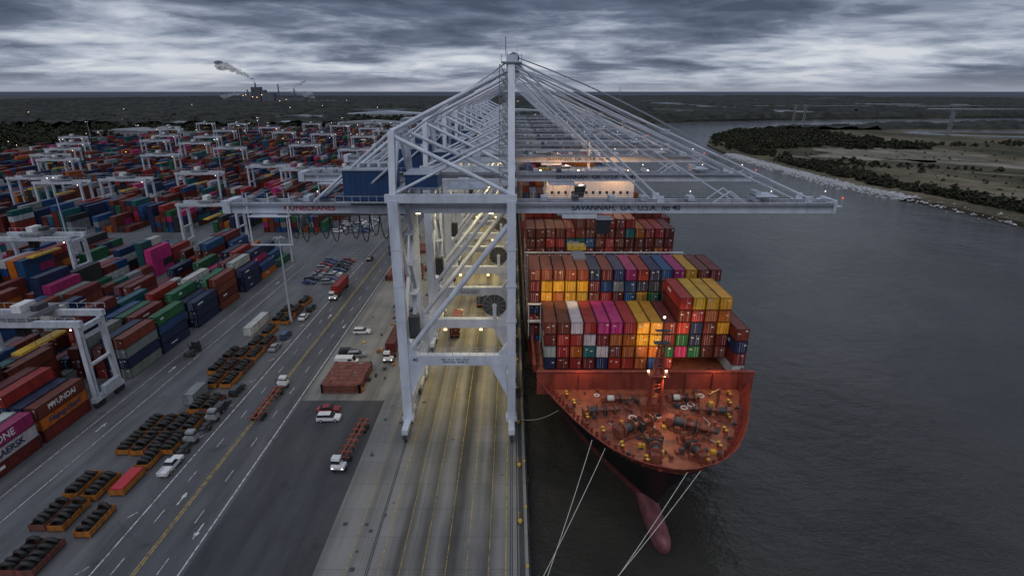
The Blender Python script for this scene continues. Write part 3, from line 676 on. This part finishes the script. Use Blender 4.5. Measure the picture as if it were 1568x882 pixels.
    for sy in (-1,1):
        a=(XW+.6,sy*1.0,70.1); q=sy*G
        for X,r in ((28,.17),(56,.19)):
            c=(X,q,46.0); mid=tuple(Vector(a).lerp(Vector(c),.5)); b.cy(a,c,r,w,6); b.bx(mid[0]-.4,mid[0]+.4,mid[1]-.3,mid[1]+.3,mid[2]-.4,mid[2]+.4,'roof')
            b.bx(X-.6,X+.6,q-.25,q+.25,45.2,46.4,w)
        b.cy((XW+.6,sy*1.6,69.2),(53,q,46.0),.12,w,6)
        b.cy((XW+.6,sy*1.3,69.0),(26,q,46.0),.12,w,6); b.cy((XW+.6,sy*.5,69.5),(41,q,46.0),.1,w,6)
        for o in (.3,.7,1.1): b.pl(sag((XW+.5,sy*o,70.8),(50,sy*(o+.8),47.2),-1.8,8),.045,'roof',3)
        b.cy((XW-.6,sy*.8,70.),(-37,q,45.8),.13,w,6)
        b.bm((38,q,45.2),(41,q,47.4),.2,.2,w); b.bm((44,q,45.2),(41,q,47.4),.2,.2,w)
    b.bx(46,50,-2.4,2.4,46.3,46.45,w); b.bx(46,47,-1.6,1.6,45.3,47.2,'roof')
    for x in (6,12,19,25,34): b.bx(x-.5,x+.7,-1.2,1.2,45.41,46.2,random.choice(('greyc','roof','dark')))
    b.bx(-30.6,-22.4,-5.2,5.2,46.2,51.6,'blue'); b.bx(-30.8,-22.2,-5.4,5.4,51.6,51.9,'roof'); b.bx(-30.5,-22.5,-3,3,45.3,46.19,'greyc')
    for i in range(8): b.bx(-30.4+i,-30.32+i,-5.26,-5.2,46.4,51.5,'navy')
    for i in range(4): b.bx(-29.8+i*1.9,-28.8+i*1.9,-3,-1.6,51.9,52.5,'greyc')
    b.bx(-19.4,-13.5,-4.8,2,48.1,50.8,'blue'); b.bx(-19.6,-13.3,-5,2.2,50.8,51,'roof'); b.bx(-12,-5,-4,4,48.0,48.2,'roof'); b.bx(-10,-8,-3,-1,48.2,49.8,w)
    for X0_,X1_,Y_ in ((-32,-21.5,-6),(-32,-21.5,6),(-20,-4,-6)):
        b.bx(X0_,X1_,Y_-.4,Y_+.4,46.0,46.1,'roof'); b.bx(X0_,X1_,Y_-.03,Y_+.03,47.1,47.16,w)
        x=X0_
        while x<X1_: b.bx(x-.03,x+.03,Y_-.03,Y_+.03,46.1,47.1,w); x+=1.5
    for i in range(11):
        x=-42+i*1.9; b.pl([(x+1.9*k/8,-3.3,43.2-(4.6+.8*math.sin(i*2.1))*math.sin(math.pi*k/8)**.6) for k in range(9)],.1,'black',4)
    b.bx(-44,-20,-3.45,-3.2,43.1,43.3,'dark')
    for x in (-49,-41.5): b.bx(x-.1,x+.1,-4.6,-4.4,37.8,45,w)
    b.bx(-49.1,-41.4,-4.65,-4.35,37.6,37.8,w); b.bx(-49.1,-41.4,-4.8,4.8,43.0,43.15,w)
    for i in range(5): x=-39+i*3; b.bx(x-.5,x+.6,-1.6,1.6,45.41,46.3,random.choice(('dark','roof','blue')))
    for x in (-50,-46,-42): b.bx(x-.08,x+.08,-2.2,-2.04,45.3,47,w); b.bx(x-.6,x+.6,-1.2,.8,45.41,46,'greyc')
    b.bx(9.5,16,-3,3,42.4,43.2,w); b.fr((16.2,18.6,-1.4,1.4,39),(16.2,19.2,-1.4,1.4,41.8),'glass'); b.bx(16.1,19.3,-1.5,1.5,41.8,42,w)
    for dx in (10.5,15):
        for dy in (-2.5,2.5): b.cy((dx,dy,42.4),(dx*.5+6.4,dy,36.6),.04,'dark',3)
    b.bx(11,14.5,-1.2,1.2,35.7,36.5,'yellow'); b.bx(11.6,13.9,-6.1,6.1,35.2,35.6,'greyc')
    b.cy((-3.9,8.55,20.2),(-3.9,8.95,20.2),2.6,'dark',22); b.cy((-3.9,8.3,20.2),(-3.9,9.3,20.2),.5,w,10)
    for i in range(12): t=i*math.pi/6; b.bm((-3.9,8.5,20.2),(-3.9+2.6*math.cos(t),8.5,20.2+2.6*math.sin(t)),.07,.07,'greyc')
    b.to((-3.9,8.7,20.2),(0,1,0),2.6,.1,'greyc',20,5); b.bx(-4.3,-3.5,8.4,9.2,17.1,20,w)
    for k in range(5):
        z0=17.2+k*5.8; X=XL+1.3
        b.bx(X,X+1.6,-7.9,-4.2,z0,z0+.08,'roof'); b.bm((X+.8,-7.8 if k%2 else -4.4,z0),(X+.8,-4.4 if k%2 else -7.8,z0+5.8),.7,.12,'roof')
        for zz_ in (.6,1.1): b.bx(X+1.55,X+1.6,-7.9,-4.2,z0+zz_,z0+zz_+.05,w)
    b.bx(XL+1.1,XL+3.0,-8.4,-6.4,20,24.5,'dark')
    for zz_ in (17.0,48.0):
        for sy in (-9.65,-8.4,8.4):
            b.bx(XL+3,XW-1,sy-.025,sy+.025,zz_+1.05,zz_+1.1,'roof')
            x=XL+3
            while x<XW-1: b.bx(x-.03,x+.03,sy-.03,sy+.03,zz_,zz_+1.05,'roof'); x+=1.6
    for x in (-50,-36,4,22,33,40,48,56): b.cy((x,-3.4,45.),(x,-3.4,47.5),.05,w,4)
    for x in (-36,33,48,58): b.sp((x,-3.4,47.6),.08,'lamp',3)
    for x in (-18,-4): b.bx(x-.4,x+.4,-1.3,-1.1,42.9,43.1,'lampw')
    for x in (-15,-7): b.bx(x-.3,x+.3,8.1,8.27,14.4,14.7,'lampw')
    return b.mesh('structure')
cm=crane_mesh()
CR=[105,144,184,222,262,302,345,392,440,500]
for i,yc in enumerate(CR):
    e=obj('ship_to_shore_crane',None,None,(0,yc,0)); obj('structure',cm,e)
    text(None,'crane_name','SAVANNAH,  GA.  U.S.A.  no %d'%(40+i),1.5,(21.5,-2.42,44.3),(math.pi/2,0,0),'navy',e)
    text(None,'crane_maker','KONECRANES',1.5,(-38.2,-2.43,44.3),(math.pi/2,0,0),'red',e)
    text(None,'crane_number','%d'%(40+i),1.1,(XL+2.2,-9.74,16.1),(math.pi/2,0,0),'dark',e)
    text(None,'load_notice','SWL 65 LT  SWL 65 LT\nSPREADER  BEAM 75',.55,(-11,-9.74,15.9),(math.pi/2,0,0),'dark',e)
    if i<7:
        lamp('AREA','portal_floodlight',(-11,2,41.5),(1800,4200,4200,4200,4500,4500,4500)[i],(1,.80,.38),e,2)
        if i<5: lamp('AREA','sill_floodlight',(-11,8,14.2),(1500,2400,2600,2600,2600)[i],(1,.76,.30),e,3)
        if i in (1,2,3): lamp('SPOT','boom_floodlight',(18,0,42.2),5500,(1,.5,.2),e,.5,(20,0,20),110)
lamp('SPOT','leg_floodlight',(-22,118,30),4500,(1,.82,.5),None,.5,(-36,128,0),85)
# ------------------------------------------------------------------ yard containers and gantries
SL=13.0
YK=.92
def block(x0,y0,n,rows=6,hmax=5,det=0,dens=.8,L=12.19):
    b=MB()
    for s in range(n):
        y=y0+s*SL; base=U(.3,1)
        for r in range(rows):
            if R()>dens: continue
            h=max(1,min(hmax,int(round(base*hmax+U(-1.4,1.2))))); same=R()<.35; c0=pcol(W_YARD,YK)
            for k in range(h):
                c=c0 if same else pcol(W_YARD,YK)
                if R()<.18:
                    cont(b,x0+r*2.85,y,.02+k*2.6,6.06,c,det=det); cont(b,x0+r*2.85,y+6.13,.02+k*2.6,6.06,pcol(W_YARD,YK),det=det)
                else: cont(b,x0+r*2.85,y,.02+k*2.6,L,c,det=det)
    return b.ob('container_stack')
def fixedcol(b,x,y,cols):
    for k,c in enumerate(cols): cont(b,x,y,.02+k*2.6,12.19,pcol(c,YK),det=1)
XE=-91.3-2.44
b=MB()
fixedcol(b,XE,78,['maroon','white','pink']); fixedcol(b,XE,91.2,['maroon','orange','brown'])
for r in range(1,6):
    fixedcol(b,XE-r*2.85,78,[random.choice(W_YARD) for _ in range(random.choice((2,3,4)))]); fixedcol(b,XE-r*2.85,91.2,[random.choice(W_YARD) for _ in range(random.choice((3,4,4)))])
o=b.ob('container_stack')
T90=(math.pi/2,0,math.pi/2)
text(None,'lettering','ONE',1.9,(-91.25,84,6.55),T90,'white2',o); text(None,'lettering','MAERSK',1.8,(-91.25,84,3.9),T90,'navy',o)
text(None,'lettering','HYUNDAI',1.6,(-91.25,97.3,6.55),T90,'white2',o); text(None,'lettering','Hapag-Lloyd',1.6,(-91.25,97.3,3.9),T90,'blue',o)
b=MB()
for y,hs in ((117,(4,4,3,4,3,2)),(130,(4,3,4,4,4,3)),(147,(3,3,4,2,4,3)),(160,(4,4,3,4,0,2)),(177,(3,4,4,3,3,4)),(190.5,(2,4,3,4,4,1)),(205,(1,2,3,2,3,0))):
    for r,h in enumerate(hs):
        c0=random.choice(W_YARD)
        if h: fixedcol(b,XE-r*2.85,y,[c0 if R()<.4 else random.choice(W_YARD) for _ in range(h)])
b.ob('container_stack')
block(XE-27.5-0,88,10,det=1,dens=.85); 
for k in range(2,12): block(XE-27.5*k,120+k*4 if k<4 else 60,7 if k<4 else 11,det=0,dens=.8)
for k in range(0,15): block(XE-27.5*k-(14 if k==0 else 0),262,13,det=0,dens=.78)
for k in range(-1,16): block(XE-27.5*k,448,13,det=0,dens=.8)
for k in range(-1,16): block(XE-27.5*k,634,13,det=0,dens=.8,hmax=5)
for k in range(0,14): block(XE-27.5*k,820,11,det=0,dens=.75)
def rtg():
    b=MB(); w='rtgw'; S=24.2
    for x in (0,-S):
        for y in (-3.6,3.6): b.bm((x,y,1.8),(x,y*.9,19),.9,1.1,w)
        b.bx(x-.5,x+.5,-4.6,4.6,1.4,2.5,w); b.bx(x-.4,x+.4,-3.6,3.6,17.6,18.6,w); b.bx(x-.35,x+.35,-3,3,9.5,10,w)
        for y in (-3.9,-2.4,2.4,3.9): b.cy((x-.35,y,.75),(x+.35,y,.75),.75,'black',12)
        b.bx(x+.6,x+1.6,-2.5,2.5,2.6,4.6,'roof')
    for y in (-3.3,3.3):
        b.bx(-S-1,1,y-.5,y+.5,18.9,20.2,w); b.bx(-S-1,1,y*1.3-.03,y*1.3+.03,21.3,21.36,w)
        x=-S-1
        while x<1: b.bx(x-.04,x+.04,y*1.3-.04,y*1.3+.04,20.2,21.3,w); x+=2
    b.bx(-15,-9,-4,4,20.4,21.4,'greyc'); b.bx(-14,-12,-2,2,21.4,23,'white2'); b.bx(-10.8,-9.4,-1,2,21.4,22.6,'dark')
    b.bx(-15.5,-13.7,-1,1,15.6,18,'glass'); b.bx(-13,-10.8,-6,6,13.6,14.1,'yellow')
    for dx in (-12.8,-11):
        for dy in (-2,2): b.cy((dx,dy,14),(dx,dy,20),.05,'dark',3)
    b.bx(-1.12,-.88,-4.1,-3.95,18.4,18.6,'lamp')
    b.cy((0.9,-4.2,3),(0.9,-4.2,17),.06,'dark',4)
    return b.mesh('gantry_structure')
rm=rtg()
RT=[(-90.4,108),(-145.6,178),(-118,235),(-200.5,300),(-173,330),(-228,300),(-118,345),(-145.5,365),(-90.5,340),(-118,470),(-173,500),(-90.5,520),(-228,480),(-255,430),(-283,520),(-63,560),(-90.5,620),(-145.5,600),(-200,640),(-118,680),(-255,660),(-310,600),(-63,700),(-173,740),(-90.5,780),(-338,560),(-338,700),(-228,800),(-118,860),(-283,840),
 (-256,310),(-310,400),(-338,430),(-365,470),(-393,520),(-448,600),(-365,620),(-420,720),(-448,760),(-310,760),(-145,690),(-393,840),(-448,860),(-145,820),(-200,870),(-365,360)]
for x,y in RT:
    obj('yard_gantry_crane',rm,None,(x,y+U(-6,6) if y>240 else y,0))
def bins(x,y,mt='orange',nt_=4):
    b=MB(); L=6.06;W_=2.44;h=1.25
    b.bx(0,W_,0,L,.15,.3,'dark')
    for x0 in (0,W_-.1): b.bx(x0,x0+.1,0,L,.3,h,mt)
    for y0 in (.001,L-.101): b.bx(.1,W_-.1,y0,y0+.1,.3,h,mt)
    for x0 in (-.04,W_-.08):
        for y0 in (-.04,L-.1): b.bx(x0,x0+.14,y0,y0+.14,0,h+.1,mt)
        for k in range(6): b.bx(x0-.02,x0+.12,.9+k*.85,.98+k*.85,.3,h,mt)
    if nt_:
        for k in range(nt_+1):
            yy=.75+k*(L-1.5)/nt_; b.to((W_/2+U(-.12,.12),yy+U(-.15,.15),1.15+U(-.1,.12)),(U(-.2,.2),1,U(.05,.6)),.85,.33,'tyre',16,7)
    else: b.bx(.15,W_-.15,.15,L-.15,1.0,1.5,'red')
    return b.ob('tyre_bin',None,(x,y,0),U(-.02,.02))
BN=[(59.5,(-70.3,-73.2),0),(66.6,(-67.6,),0),(68,(-75.6,-72.6),0),(75.2,(-72.4,-75.8),0),(76,(-68.6,),1),(83,(-68.6,),0),(87,(-66.6,-69.4,-72.2,-75),0),(93.6,(-66.6,-69.4,-72.2,-75),0),(101.5,(-66.6,-69.2),0),(112,(-67.8,-71.2),0),(118.6,(-67.8,-71,-74),0),(125.6,(-68,-71,-74),0),(132.6,(-68,-70.8),0),(140,(-70.5,),0),(149,(-68.6,-71.4),0),(156,(-68.6,-71.4),0),(163,(-68.6,),0)]
for y,xs,k in BN:
    for x in xs: bins(x+U(-.15,.15),y+U(-.3,.3),random.choice(('orange','orange','orange','rust')),0 if k else 4)
b=MB(); cont(b,-75.6,141,.02,12.19,pcol('white')); cont(b,-72.2,105,.02,6.06,pcol('grey')); b.ob('shipping_container')
# ------------------------------------------------------------------ vehicles
CP={}
def carpaint(c):
    if c not in CP:
        k='cp%d'%len(CP); M[k]=paint('car_paint',c,.25,.12,1); CP[c]=k
    return CP[c]
WH,BK,GY,RD,BL=(.62,.63,.65),(.02,.022,.025),(.22,.23,.25),(.22,.02,.02),(.03,.06,.15)
def car(x,y,a,kind='sedan',c=WH):
    b=MB(); p=carpaint(c); w=.9
    if kind=='van':
        L=2.75; w=1.0; b.ex([(-L,.4),(L,.4),(L,1.05),(2.1,1.25),(1.5,2.15),(-L,2.2)],-w,w,p)
        b.fr((1.42,2.2,-w+.1,w-.1,1.24),(1.3,1.62,-w+.15,w-.15,2.12),'glass'); b.bx(.4,1.45,-w-.01,w+.01,1.35,1.9,'glass'); b.bx(-L-.01,-L+.02,-.7,.7,1.3,1.9,'glass')
        nm='van'
    elif kind=='pickup':
        L=2.8; b.ex([(-L,.45),(L,.45),(L,1.0),(1.2,1.12),(-.7,1.12),(-.7,.8),(-L,.8)],-w,w,p)
        for s_ in (-w,w-.1): b.bx(-L,-.7,s_,s_+.1,.8,1.12,p)
        b.bx(-L,-L+.1,-w+.1,w-.1,.8,1.12,p); b.fr((-.7,1.25,-w+.05,w-.05,1.12),(-.45,.6,-w+.2,w-.2,1.72),'glass'); b.bx(-.45,.6,-w+.2,w-.2,1.72,1.78,p); nm='pickup_truck'
    elif kind=='suv':
        L=2.4; b.ex([(-L,.4),(L,.4),(L,.95),(1.2,1.1),(-L,1.15)],-w,w,p); b.fr((-2.35,1.2,-w+.04,w-.04,1.1),(-2.1,.45,-w+.18,w-.18,1.68),'glass'); b.bx(-2.1,.45,-w+.18,w-.18,1.68,1.75,p); nm='parked_car'
    else:
        L=2.3; b.ex([(-L,.35),(L,.35),(L,.72),(1.15,.93),(-1.75,.98),(-L,.9)],-w,w,p); b.fr((-1.8,1.15,-w+.05,w-.05,.93),(-1.1,.35,-w+.2,w-.2,1.38),'glass'); b.bx(-1.1,.35,-w+.2,w-.2,1.38,1.44,p); nm='parked_car'
    for sx_ in (-L*.62,L*.62):
        for sy in (-w,w): b.cy((sx_,sy-.1,.36),(sx_,sy+.1,.36),.36,'black',12); b.cy((sx_,sy-.11,.36),(sx_,sy+.11,.36),.18,'roof',8)
    b.bx(L,L+.02,-.8,-.5,.6,.75,'white2'); b.bx(L,L+.02,.5,.8,.6,.75,'white2'); b.bx(-L-.02,-L,-.8,-.55,.7,.85,'red'); b.bx(-L-.02,-L,.55,.8,.7,.85,'red')
    b.ob(nm,None,(x,y,.012),a)
H=math.pi/2
car(-42.7,143,0.05,'suv',WH); car(-41.7,124.3,.05,'van',WH); car(-43,130,.1,'suv',BK); car(-40.2,128.3,.2,'suv',GY); car(-39.6,102.6,.1,'sedan',RD); car(-38.4,99.2,.05,'suv',WH)
car(-62.4,83.5,H,'pickup',WH); car(-63,103.5,H,'suv',BK); car(-63,110.5,H,'suv',BK); car(-63.5,133,H,'sedan',GY); car(-63.5,140.5,H,'suv',BL); car(-63.3,154,H,'sedan',WH); car(-63.5,161,H,'suv',BK)
for i in range(18): car(-66-(i%2)*7+U(-.3,.3),186+(i//2)*3.3,U(-.05,.05),random.choice(('sedan','suv','pickup','suv')),random.choice((WH,BK,GY,BK,RD,BL)))
for i in range(22): car(-72-(i%3)*6.5+U(-.5,.5),262+(i//3)*3.4,U(-.05,.05),random.choice(('sedan','suv')),random.choice((WH,BK,GY,WH,BL)))
for x,y in ((-50,230),(-57,300),(-33,160),(-36,205),(-44,250),(-58,215),(-40,290)): car(x,y,H,'suv',random.choice((WH,GY,BK)))
def tractor(x,y,a,cargo=None,trailer=True,c=WH,cc='red'):
    b=MB(); p=carpaint(c)
    b.bx(-2.6,2.6,-.45,.45,.7,1.0,'dark'); b.bx(.9,2.6,-1.2,1.2,.9,1.5,p); b.fr((.9,2.4,-1.15,.45,1.5),(1.0,2.2,-1.1,.4,2.9),p); b.bx(.95,2.36,-1.13,.43,1.9,2.5,'glass'); b.bx(.98,2.22,-1.12,.42,2.9,3.0,p)
    b.cy((.5,.9,1),(.5,.9,3),.1,'dark',6); b.cy((-.9,0,1.0),(-.9,0,1.2),.6,'dark',12)
    for X in (1.8,-1.4): 
        for sy in (-1.05,1.05): b.cy((X,sy-.2,.5),(X,sy+.2,.5),.5,'black',12)
    b.bx(2.6,2.63,-1,-.8,1.1,1.2,'lamp'); b.bx(2.6,2.63,.8,1,1.1,1.2,'lamp')
    if trailer:
        for sy in (-.5,.5): b.bx(-13,-.3,sy-.12,sy+.12,1.15,1.5,'gear')
        for k in range(8): X=-13+k*1.8; b.bx(X-.12,X+.12,-1.2,1.2,1.16,1.48,'gear')
        for X in (-11.8,-10.4):
            for sy in (-1,1): b.cy((X,sy-.25,.5),(X,sy+.25,.5),.5,'black',12)
        b.bx(-4,-3.8,-.9,-.7,.1,1.1,'dark'); b.bx(-4,-3.8,.7,.9,.1,1.1,'dark')
    o=b.ob('terminal_tractor',None,(x,y,.012),a)
    if cargo:
        b2=MB(); cont(b2,-1.22,-13,1.5,12.19,pcol(cc)); q=b2.ob('container_load',o); q.rotation_euler[2]=-H; q.location=(0,0,0)
tractor(-31.3,84.5,-H-.06); tractor(-53.4,111,H); tractor(-59,171,-H,True,cc='red'); tractor(-31.4,127,-H,True,cc='maroon'); tractor(-50.6,235,H,True,cc='blue')
tractor(-62.6,97,H,None,False,GY); tractor(-62.9,89.5,H,None,False,GY); tractor(-34,190,-H); tractor(-16,152,H,True,cc='maroon'); tractor(-10,175,H,True,cc='navy'); tractor(-84,130,H,None,False,BK)
def hatch(x,y,w_,l,n):
    b=MB()
    for k in range(n):
        z0=.1+k*.75; b.bx(0,w_,0,l,z0,z0+.55,'rust')
        for i in range(6): b.bx(-.05,w_+.05,i*l/6+.4,i*l/6+.6,z0+.55,z0+.65,'gear')
        for i in range(4): b.bx(i*w_/4+.7,i*w_/4+.85,-.05,l+.05,z0+.551,z0+.64,'gear')
        for px in (0,w_-.5):
            for py in (0,l-.5): b.bx(px,px+.5,py,py+.5,z0-.1,z0+.7,'dark')
    for _ in range(12): px,py=U(.5,w_-1.5),U(.5,l-1.5); b.bx(px,px+U(.3,1.2),py,py+U(.3,1.2),z0+.65,z0+.72,random.choice(('dark','greyc','gear','rust')))
    b.ob('hatch_cover',None,(x,y,.012))
hatch(-43.6,110,9,11.5,3); hatch(-47+1,189,9.5,12,3); hatch(-42,225,9,12,2)
b=MB()
for _ in range(60):
    x=U(-45,-24); y=U(108,260); k=U(.3,.9); b.bx(x,x+k,y,y+k*1.3,.02,U(.3,1.1),random.choice(('dark','orange','greyc','yellow')))
b.ob('dunnage')
def mast(x,y,h=27,lit=True):
    b=MB(); b.cy((0,0,0),(0,0,h),.35,'roof',8,.16); b.bx(-1.6,1.6,-.1,.1,h,h+.2,'roof'); b.bx(-.1,.1,-1.6,1.6,h,h+.2,'roof'); b.bx(-.6,.6,-.6,.6,0,.7,'concrete')
    for dx,dy in ((-1.5,0),(1.5,0),(0,-1.5),(0,1.5)): b.bx(dx-.3,dx+.3,dy-.3,dy+.3,h-.35,h-.1,'greyc'); b.bx(dx-.14,dx+.14,dy-.31,dy-.3,h-.3,h-.18,'lamp' if lit else 'roof')
    b.ob('lamp_mast',None,(x,y,0))
mast(-66,151,26,False); mast(-88.5,212,30,False)
for x,y in ((-66,255),(-200,240),(-320,245),(-115,438),(-230,440),(-350,440),(-66,440),(-66,625),(-180,625),(-300,625),(-410,625),(-120,812),(-240,812),(-360,812),(-60,812),(-400,250),(-480,500),(-520,700)): mast(x,y,30)
b=MB()
for _ in range(45):
    x=U(-520,-60); y=350+600*R()**.7; z0=U(6,20); r=.05+.00028*y; b.sp((x,y,z0),r,random.choice(('lamp','lampw','lampw')),2)
for _ in range(26):
    x=U(-1500,200); y=U(1000,3500); b.sp((x,y,U(8,18)),.25+.0002*y,random.choice(('lamp','lampw')),2)
b.ob('work_lights')
def shed(x,y,w_,l,h,name='warehouse'):
    b=MB(); b.bx(0,w_,0,l,0,h,'greyc'); b.ex([(-.6,h),(w_/2,h+w_*.03),(w_+.6,h),(w_/2,h-.2)],-.6,l+.6,'roof' if R()<.4 else 'greyc')
    for i in range(int(w_/9)): b.bx(3+i*9,7+i*9,-.06,0,.1,4.5,'dark')
    for i in range(int(l/12)): b.bx(w_,w_+.06,4+i*12,8+i*12,.1,4.5,'dark')
    b.ob(name,None,(x,y,0))
shed(-330,1010,150,60,11); shed(-150,1030,110,50,10); shed(-480,1060,110,40,9); shed(-230,1180,200,60,12); shed(-560,1260,180,60,10); shed(-80,1230,60,60,11); shed(-420,1420,220,60,12); shed(-640,860,90,60,8); shed(-700,1050,120,40,9); shed(-900,1150,140,40,9); shed(-60,1600,160,60,14)
fx,fy=-1500,3350
b=MB()
b.bx(0,50,0,40,0,88,'mill'); b.bx(55,75,0,40,0,72,'mill'); b.bx(75,125,0,50,0,55,'mill'); b.bx(-60,-5,0,50,0,40,'mill'); b.bx(130,300,10,60,0,28,'mill'); b.bx(-180,-70,10,60,0,24,'mill')
b.cy((20,20,88),(20,20,112),4.5,'mill',12,3.8); b.cy((150,20,0),(150,20,104),4.5,'mill',12,3.4); b.cy((240,20,0),(240,20,80),4.5,'mill',12,3.4); b.cy((-30,20,40),(-30,20,74),3.5,'mill',12)
for k in range(6): b.bx(-.5,50.5,-1,0,10+k*13,12+k*13,'dark')
for _ in range(7): b.sp((U(-60,200),-3,U(10,50)),1.3,'lampw',2)
for i in range(5): b.cy((320+i*36,30,0),(320+i*36,30,16),14,'greyc',16)
b.ob('paper_mill',None,(fx,fy,0))
def smokemat(name,dens,col):
    m=D.materials.new(name); m.use_nodes=True; nt=m.node_tree; nt.nodes.clear(); o=N(nt,'ShaderNodeOutputMaterial'); v=N(nt,'ShaderNodeVolumePrincipled')
    v.inputs['Density'].default_value=dens; v.inputs['Color'].default_value=(*col,1); nt.links.new(v.outputs[0],o.inputs['Volume']); return m
M['smk']=smokemat('smoke',.05,(.05,.065,.10)); M['stm']=smokemat('steam',.04,(.93,.94,.97))
def plume(name,p0,dx,dz,n,r0,r1,mat):
    b=MB()
    for i in range(n):
        t=i/(n-1); c=(p0[0]+dx*t+U(-1,1)*r0*.8,p0[1]+U(-10,10),p0[2]+dz*t**.7+U(-1,1)*(r0+(r1-r0)*t)*.7); r=(r0+(r1-r0)*t)*U(.25,.8)
        b.sp(c,r,mat,6,(1.5,1,.7))
    b.ob(name)
plume('smoke_plume',(fx+20,fy+20,118),-190,90,60,8,26,'smk')
plume('steam_plume',(fx+150,fy+20,98),190,-60,34,9,20,'stm'); plume('steam_plume',(fx-20,fy-20,66),-140,-30,26,8,16,'stm'); plume('smoke_plume',(fx+240,fy+20,85),70,30,10,6,14,'smk')
def pylon(x,y,h):
    b=MB()
    for s_ in (-1,1): b.bm((s_*h*.06,0,0),(s_*h*.02,0,h*.97),1.0,1.0,'greyc')
    for k in range(8): z0=h*(.08+.11*k); b.bm((-h*.055,0,z0),(h*.055,0,z0),.5,.5,'greyc')
    for z0 in (.72,.85,.97): b.bm((-h*.14,0,h*z0),(h*.14,0,h*z0),.6,.6,'greyc')
    b.ob('transmission_pylon',None,(x,y,-2.3))
pylon(735,960,38); pylon(715,930,36); pylon(575,1130,44); pylon(545,1110,44); pylon(650,3500,95)
b=MB(); b.bx(1000,2200,2440,2452,6,8.5,'greyc')
for i in range(24): b.bx(1010+i*50,1014+i*50,2443,2449,-4,6,'greyc')
b.ob('distant_bridge')
